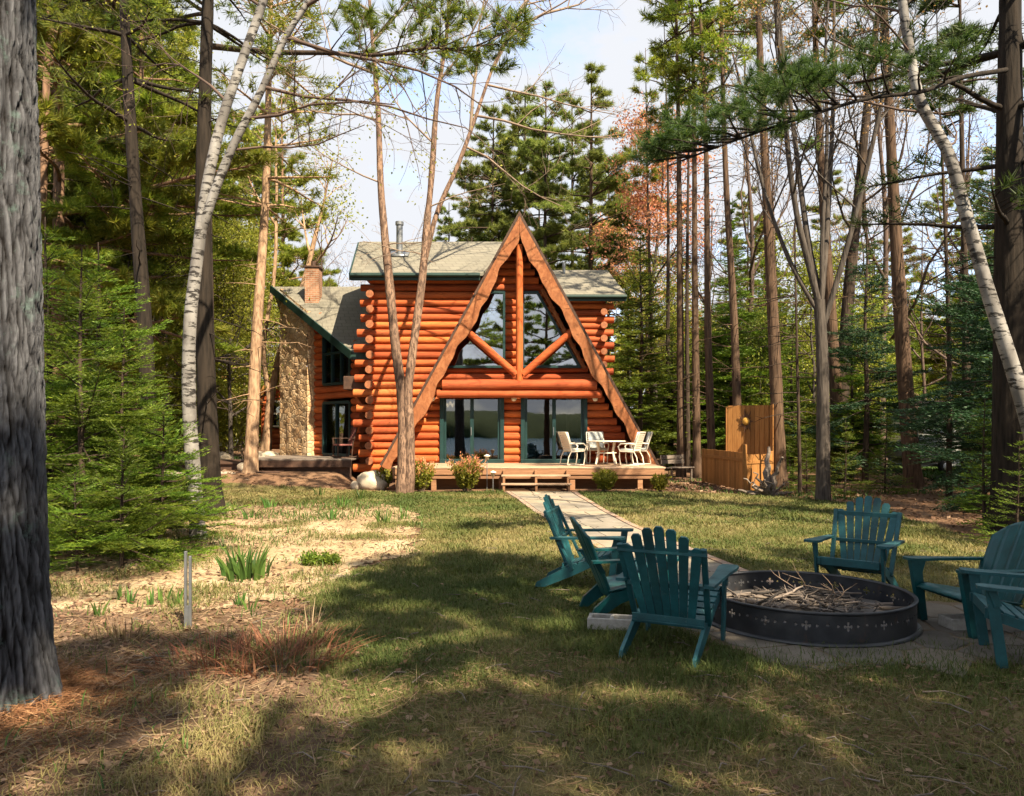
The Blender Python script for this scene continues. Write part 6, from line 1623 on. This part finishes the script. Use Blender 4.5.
# mid-distance kinds, copied through the woods below
fm = fir_tree('dark balsam fir at the right corner of the house, before the red maple', foot(641, 29), 9.6, 2.3, 81, 'fir', NL=.11, NW=.036, step=.045, tw=.18, z0=1.2, whorl=.30, per=(5, 7), rag=.5, el0=-.05)
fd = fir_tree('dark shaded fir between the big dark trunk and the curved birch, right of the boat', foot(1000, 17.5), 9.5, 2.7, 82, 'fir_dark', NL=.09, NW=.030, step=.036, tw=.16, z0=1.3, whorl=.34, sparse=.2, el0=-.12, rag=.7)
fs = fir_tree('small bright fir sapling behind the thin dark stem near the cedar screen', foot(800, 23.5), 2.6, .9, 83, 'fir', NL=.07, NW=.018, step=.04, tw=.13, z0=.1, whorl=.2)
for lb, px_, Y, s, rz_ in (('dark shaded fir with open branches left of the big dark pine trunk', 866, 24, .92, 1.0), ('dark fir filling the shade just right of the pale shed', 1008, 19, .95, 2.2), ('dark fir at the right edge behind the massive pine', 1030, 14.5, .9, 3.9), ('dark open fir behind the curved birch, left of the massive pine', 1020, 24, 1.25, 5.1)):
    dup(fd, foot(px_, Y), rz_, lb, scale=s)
for lb, px_, Y, s, rz_ in (('bushy fir sapling at the foot of the grey maple', 806, 20, .62, .5), ('bushy fir sapling right of the grey maple foot', 845, 19, .75, 1.9), ('low fir sapling left of the big dark pine trunk', 886, 20, .8, 3.1), ('fir sapling in the shade below the curved birch', 985, 12.6, .85, 4.4), ('low fir sapling in the dark corner at the right edge', 1018, 10.6, .6, 2.5), ('fir sapling behind the driftwood at the cedar screen', 790, 22.8, .45, 5.5), ('tiny fir sapling between the deck corner and the bench', 668, 26, .35, .2), ('fir sapling under the dark firs right of the covered boat', 985, 15.5, .7, 1.1)):
    dup(fs, foot(px_, Y), rz_, lb, scale=s)

for lb, px_, Y, s, rz_ in (('green fir behind the trunks midway between the deck and the cedar screen', 705, 31, .72, .9), ('slim green fir close behind the small bench', 672, 32, .66, 2.0), ('green fir standing behind the right part of the cedar screen', 792, 26, .62, 3.3), ('green fir between the grey maple and the big dark pine trunk', 852, 25, .62, 4.4), ('low green fir right behind the house corner log ends', 628, 34, .85, 5.2)):
    dup(fm, foot(px_, Y), rz_, lb, scale=s)

# ---- kinds for the wood farther back; first of each stands in the picture, the rest are copies
WOOD = 'trees of the wood round the house'
def far_pine(seed, leaf, bark, h, c0, cr, loc, lb): return pine_tree(lb, loc, [Vector(loc), Vector(loc) + Vector((.15, .1, h * .5)), Vector(loc) + Vector((.2, 0, h))], .2, bark, leaf, h, c0, cr, seed, NL=.34, NW=.036, tuft=30, dead=12, r1f=.5, sides=8)
pA = far_pine(101, 'pine_olive', 'bark_dark', 23, 5, 4.4, foot(522, 47), 'broad dense pine crown directly behind the A-frame peak')
pB = far_pine(102, 'pine_olive', 'bark_brown', 22, 9.5, 3.4, foot(588, 42), 'tall pine with a bare trunk behind the right roof wing')
pC = far_pine(103, 'pine_gold', 'bark_red', 21, 3.5, 4.2, foot(20, 34), 'yellow green pine with lit needles far behind the huge old pine')
lA = leafy_tree('young spring tree with yellow green leaves between the firs and the tan pine', foot(232, 31), 9, 111, 'leaf_yg', 'bark_grey', 22, .10, .10, .2, limbs=12, sp=.36)
lB = leafy_tree('green leafed young tree behind the cedar screen', foot(762, 33), 6.2, 112, 'leaf_green', 'bark_grey', 22, .095, .09, .12, limbs=12, sp=.36)
lT = leafy_tree('tall spring tree with small leaves between the dark straight pine and the white birch', foot(168, 27), 15.5, 118, 'leaf_yg', 'bark_grey', 24, .085, .14, .22, limbs=20, sp=.45, limbL=.26)
lR = leafy_tree('red maple in pinkish orange blossom right of the house', foot(650, 36), 16.5, 113, 'leaf_red', 'bark_grey', 9, .13, .16, .45, limbs=15, sp=.32, limbL=.24)
bA = leafy_tree('bare thin branched tree behind the chimney', foot(322, 44), 13, 114, 'leaf_tan', 'twig', 1, .08, .12, .25, limbs=11, el=1.0, spread=.6, minr=.009)
bB = leafy_tree('bushy tan and green understory shrub by the sandy track', foot(226, 36), 3.2, 115, 'leaf_yg', 'twig_pale', 18, .09, .04, .05, limbs=11, name='understory_shrub', sp=.25)
PINE_LB = {'L': 'tall pine in the lit wood left of the house', 'M': 'tall pine far behind the roof of the house', 'R': 'tall pine in the lit wood right of the house'}
LEAF_LB = {'L': 'yellow green young tree in the lit wood left of the house', 'M': 'green young tree far behind the house', 'R': 'yellow green young tree in the lit wood behind the cedar screen'}
FIR_LB = {'L': 'green fir in the wood left of the house', 'M': 'green fir far behind the house', 'R': 'green fir in the wood right of the cedar screen'}
SHRUB_LB = {'L': 'leafy understory shrub in the wood left of the house', 'M': 'leafy understory shrub far behind the house', 'R': 'leafy understory shrub in the wood right of the house'}
gw = np.random.default_rng(2024)
def zone(Z, n, xr, yr, kinds, smin=.75, smax=1.15, mind=1.7, ok=None):
    done = 0; tries = 0; placed = []
    while done < n and tries < n * 40:
        tries += 1
        y = yr[0] + (yr[1] - yr[0]) * gw.random(); u = xr[0] + (xr[1] - xr[0]) * gw.random(); x = (u - CX) / FOC * y
        if ok and not ok(u, y, x): continue
        if any((x - a) ** 2 + (y - b) ** 2 < mind ** 2 for a, b in placed): continue
        placed.append((x, y)); k = kinds[int(gw.integers(len(kinds)))]; src, lb = {'pA': (pA, PINE_LB), 'pB': (pB, PINE_LB), 'pC': (pC, PINE_LB), 'lA': (lA, LEAF_LB), 'lT': (lT, {'L': 'tall small leafed spring tree in the lit wood left of the house'}), 'lB': (lB, LEAF_LB), 'f': (fm, FIR_LB), 's': (bB, SHRUB_LB), 'fs': (fs, FIR_LB), 'b': (bA, None), 'r': (lR, None)}[k]
        s = smin + (smax - smin) * gw.random()
        l = lb[Z] if lb else ({'M': 'bare thin tree far behind the house roof', 'R': 'bare thin tree in the far wood right of the house'}[Z] if k == 'b' else 'blossoming reddish tree far right of the house')
        gname = {'pA': 'pines', 'pB': 'pines', 'pC': 'pines', 'lA': 'young leafy trees', 'lT': 'tall spring trees', 'lB': 'young leafy trees', 'f': 'firs', 'fs': 'firs', 's': 'understory shrubs', 'b': 'bare trees', 'r': 'reddish trees'}[k]
        z_ = {'L': 'left of the house', 'M': 'behind the house', 'R': 'right of the house'}[Z]
        dup(src, (x, y, hz(x, y) - .03), gw.random() * 6.283, l, f'{gname} of the wood {z_}', s)
        done += 1
notview = lambda u, y, x: not (140 < u < 195 and y < 44) 
zone('L', 24, (-60, 190), (21, 36), ['pC', 'pC', 'pA', 'lA', 'pC', 'lA', 'lB'], .75, 1.05, 1.9, notview)
zone('L', 30, (-60, 285), (36, 66), ['pC', 'pA', 'pC', 'lA', 'lB', 'f'], .85, 1.2, 2.4, lambda u, y, x: u < 235 or y > 50)
zone('L', 14, (20, 255), (30, 46), ['s', 's', 'fs'], .8, 1.4, 1.5, notview)
zone('L', 16, (-20, 240), (22, 42), ['lT'], .8, 1.2, 2.4, lambda u, y, x: not (125 < u < 200 and y < 44) and (u < 190 or y > 33))
for px_, Y_, s_, r_z in ((492, 45, .92, 1.0), (548, 43, .94, 2.2), (520, 52, 1.05, 4.0), (447, 50, .72, 0.4), (470, 54, .9, 5.2), (575, 50, 1.0, 3.0)):
    dup(pA, (foot(px_, Y_)[0], Y_, hz(0, Y_)), r_z, PINE_LB['M'], 'pines of the wood behind the house', s_)
zone('M', 7, (470, 625), (44, 60), ['pA', 'pB', 'pB', 'f'], .82, 1.0, 3.5, lambda u, y, x: u > 470 or gw.random() < .35)
zone('M', 6, (290, 480), (52, 70), ['b', 'b', 's', 'lA'], .8, 1.1, 3)
zone('R', 15, (650, 850), (35, 50), ['lB', 'lB', 'lA', 'f', 'f'], .7, 1.05, 2.2)
zone('R', 9, (690, 1010), (29, 50), ['b'], 1.1, 1.6, 2.0)
zone('R', 13, (660, 1060), (30, 46), ['f', 'f', 'f', 'lA'], .85, 1.25, 2.4, lambda u, y, x: not (880 < u < 985 and y < 38))
zone('R', 11, (690, 1060), (46, 66), ['pA', 'pC', 'pC', 'lA', 'pB'], .75, .95, 3.0)
zone('R', 24, (640, 1080), (40, 66), ['lA', 'lB', 'lB', 'f', 'f', 'b', 's', 'pB'], .75, 1.05, 2.4)
zone('R', 24, (690, 900), (25, 40), ['s', 'fs', 'fs', 's', 'fs', 'lA'], .5, .95, 1.6)
zone('R', 12, (900, 1090), (20, 36), ['f', 's', 'fs', 'f', 'lB'], .7, 1.0, 2.0, lambda u, y, x: not (865 < u < 1010 and y < 36))
lm = dup(lR, foot(628, 47), 2.0, 'blossoming pinkish maple farther back, left of the nearer red maple', scale=.95)
# the far-off wood that closes every gap, one mass
mb = MB(); gg = np.random.default_rng(77); n = 26000
az = -1.0 + 2.0 * gg.random(n); dist = 78 + 30 * gg.random(n); x = dist * np.sin(az); y = dist * np.cos(az)
top = 9 + 6 * fbm(az * 9, np.zeros(n), 5); top = np.where(np.abs(az + .22) < .18, top * .45, top)
z = 1 + top * gg.random(n) ** .8
mb.leaves(np.stack([x, y, z], 1), gg.normal(size=(n, 3)), .9 + .8 * gg.random(n), .7, gg); tag(mb.build('far_woods', [M['leaf_yg']]), 'mass of far-off spring woods that closes the view behind all trunks', kind='stuff')

# ---- trees on the shore behind the camera: they throw the shade and show in the glass
def shore(px_x, y, s, src, rz_, lb): dup(src, (px_x, y, hz(px_x, y) - .05), rz_, lb, 'trees on the shore behind the camera', s)
sp_ = pine_tree('broad low crowned pine on the shore behind the camera, nearest the fire ring', (5.6, -.8, hz(5.6, -.8) - .05), [Vector((5.6, -.8, 0)), Vector((5.7, -.7, 7)), Vector((5.6, -.8, 13.4))], .24, 'bark_brown', 'pine', 13.4, 6.6, 4.6, 301, NL=.30, NW=.040, tuft=24, dead=6)
shore(9.4, -2.4, 1.0, sp_, 2.0, 'broad low crowned pine on the shore behind the camera, second from the fire ring')
shore(2.4, -4.2, .95, sp_, 3.7, 'broad crowned pine on the shore behind the camera, in line with the house door')
shore(6.4, -5.0, .95, sp_, 5.0, 'broad low crowned pine at the water edge behind the camera')
shore(12.6, -4.6, .95, sp_, 1.0, 'broad low crowned pine on the shore far to the right of the camera')
shore(.2, -4.4, .85, sp_, .4, 'broad crowned pine on the shore directly behind the camera')
shore(8.6, -5.0, .9, sp_, 2.9, 'broad low crowned pine at the water edge behind the fire ring')
for k_, (x_, y_, s_) in enumerate(((11.6, 7.2, 1.25), (14.2, 9.6, 1.35), (18.8, 12.0, 1.3), (13.2, 4.6, 1.2), (18.5, 8.5, 1.4))):
    dup(fd, (x_, y_, hz(x_, y_)), k_ * 1.3, 'dense dark fir outside the right edge of the view', 'dark firs right of the view', s_)
shore(7.7, -6.6, .95, sp_, 4.3, 'broad crowned pine at the water edge behind the camera, farther right')
shore(9.2, .5, .9, sp_, 5.6, 'broad low crowned pine outside the right edge of the view, level with the camera')
# ------------------------------------------------------------------ light
SUN_AZ = R(33); SUN_EL = R(48)
ts = Vector((math.sin(SUN_AZ) * math.cos(SUN_EL), -math.cos(SUN_AZ) * math.cos(SUN_EL), math.sin(SUN_EL)))
sd = bpy.data.lights.new('sun', 'SUN'); sd.energy = 5.0; sd.angle = R(.55); sd.color = (1.0, .85, .62)
so_ = bpy.data.objects.new('sun', sd); COL.objects.link(so_); so_.rotation_euler = ts.to_track_quat('Z', 'Y').to_euler(); so_.location = (30, -30, 40)
w = bpy.data.worlds.new('World'); scene.world = w; w.use_nodes = True; nt = w.node_tree; bg = nt.nodes['Background']
sky = nt.nodes.new('ShaderNodeTexSky'); sky.sky_type = 'NISHITA'; sky.sun_disc = False; sky.sun_elevation = SUN_EL; sky.sun_rotation = math.atan2(ts.x, ts.y); sky.dust_density = 1.5; sky.ozone_density = 1.0
tc = nt.nodes.new('ShaderNodeTexCoord'); mp = nt.nodes.new('ShaderNodeMapping'); mp.inputs['Scale'].default_value = (1.4, 1.4, 3.2); nt.links.new(tc.outputs['Generated'], mp.inputs[0])
nz = nt.nodes.new('ShaderNodeTexNoise'); nz.inputs['Scale'].default_value = 1.9; nz.inputs['Detail'].default_value = 7; nz.inputs['Roughness'].default_value = .58; nt.links.new(mp.outputs[0], nz.inputs['Vector'])
cr = nt.nodes.new('ShaderNodeValToRGB'); cr.color_ramp.elements[0].position = .30; cr.color_ramp.elements[1].position = .48; nt.links.new(nz.outputs['Fac'], cr.inputs[0])
mx = nt.nodes.new('ShaderNodeMix'); mx.data_type = 'RGBA'; nt.links.new(cr.outputs[0], mx.inputs[0]); nt.links.new(sky.outputs[0], mx.inputs[6]); mx.inputs[7].default_value = (1.95, 2.0, 2.12, 1)
nt.links.new(mx.outputs[2], bg.inputs[0]); bg.inputs[1].default_value = .15

# ------------------------------------------------------------------ camera
cd = bpy.data.cameras.new('camera'); cam = bpy.data.objects.new('camera', cd); COL.objects.link(cam); scene.camera = cam
cam.location = (0, 0, CAMH); cam.rotation_euler = (R(90), 0, 0); cd.sensor_width = 36; cd.sensor_fit = 'HORIZONTAL'; cd.lens = 36 * FOC / 1024; cd.shift_y = (HOR - 398) / 1024; cd.clip_end = 2000; cd.clip_start = .05
scene.view_settings.view_transform = 'Standard'; scene.view_settings.look = 'None'; scene.view_settings.exposure = 1.62; scene.view_settings.gamma = 1; scene.view_settings.use_curve_mapping = False
scene.render.engine = 'CYCLES'; c = scene.cycles
c.max_bounces = 6; c.diffuse_bounces = 3; c.glossy_bounces = 3; c.transmission_bounces = 3; c.transparent_max_bounces = 10; c.caustics_reflective = False; c.caustics_refractive = False
c.use_denoising = True; c.use_adaptive_sampling = True; c.adaptive_threshold = .02; c.sample_clamp_indirect = 6
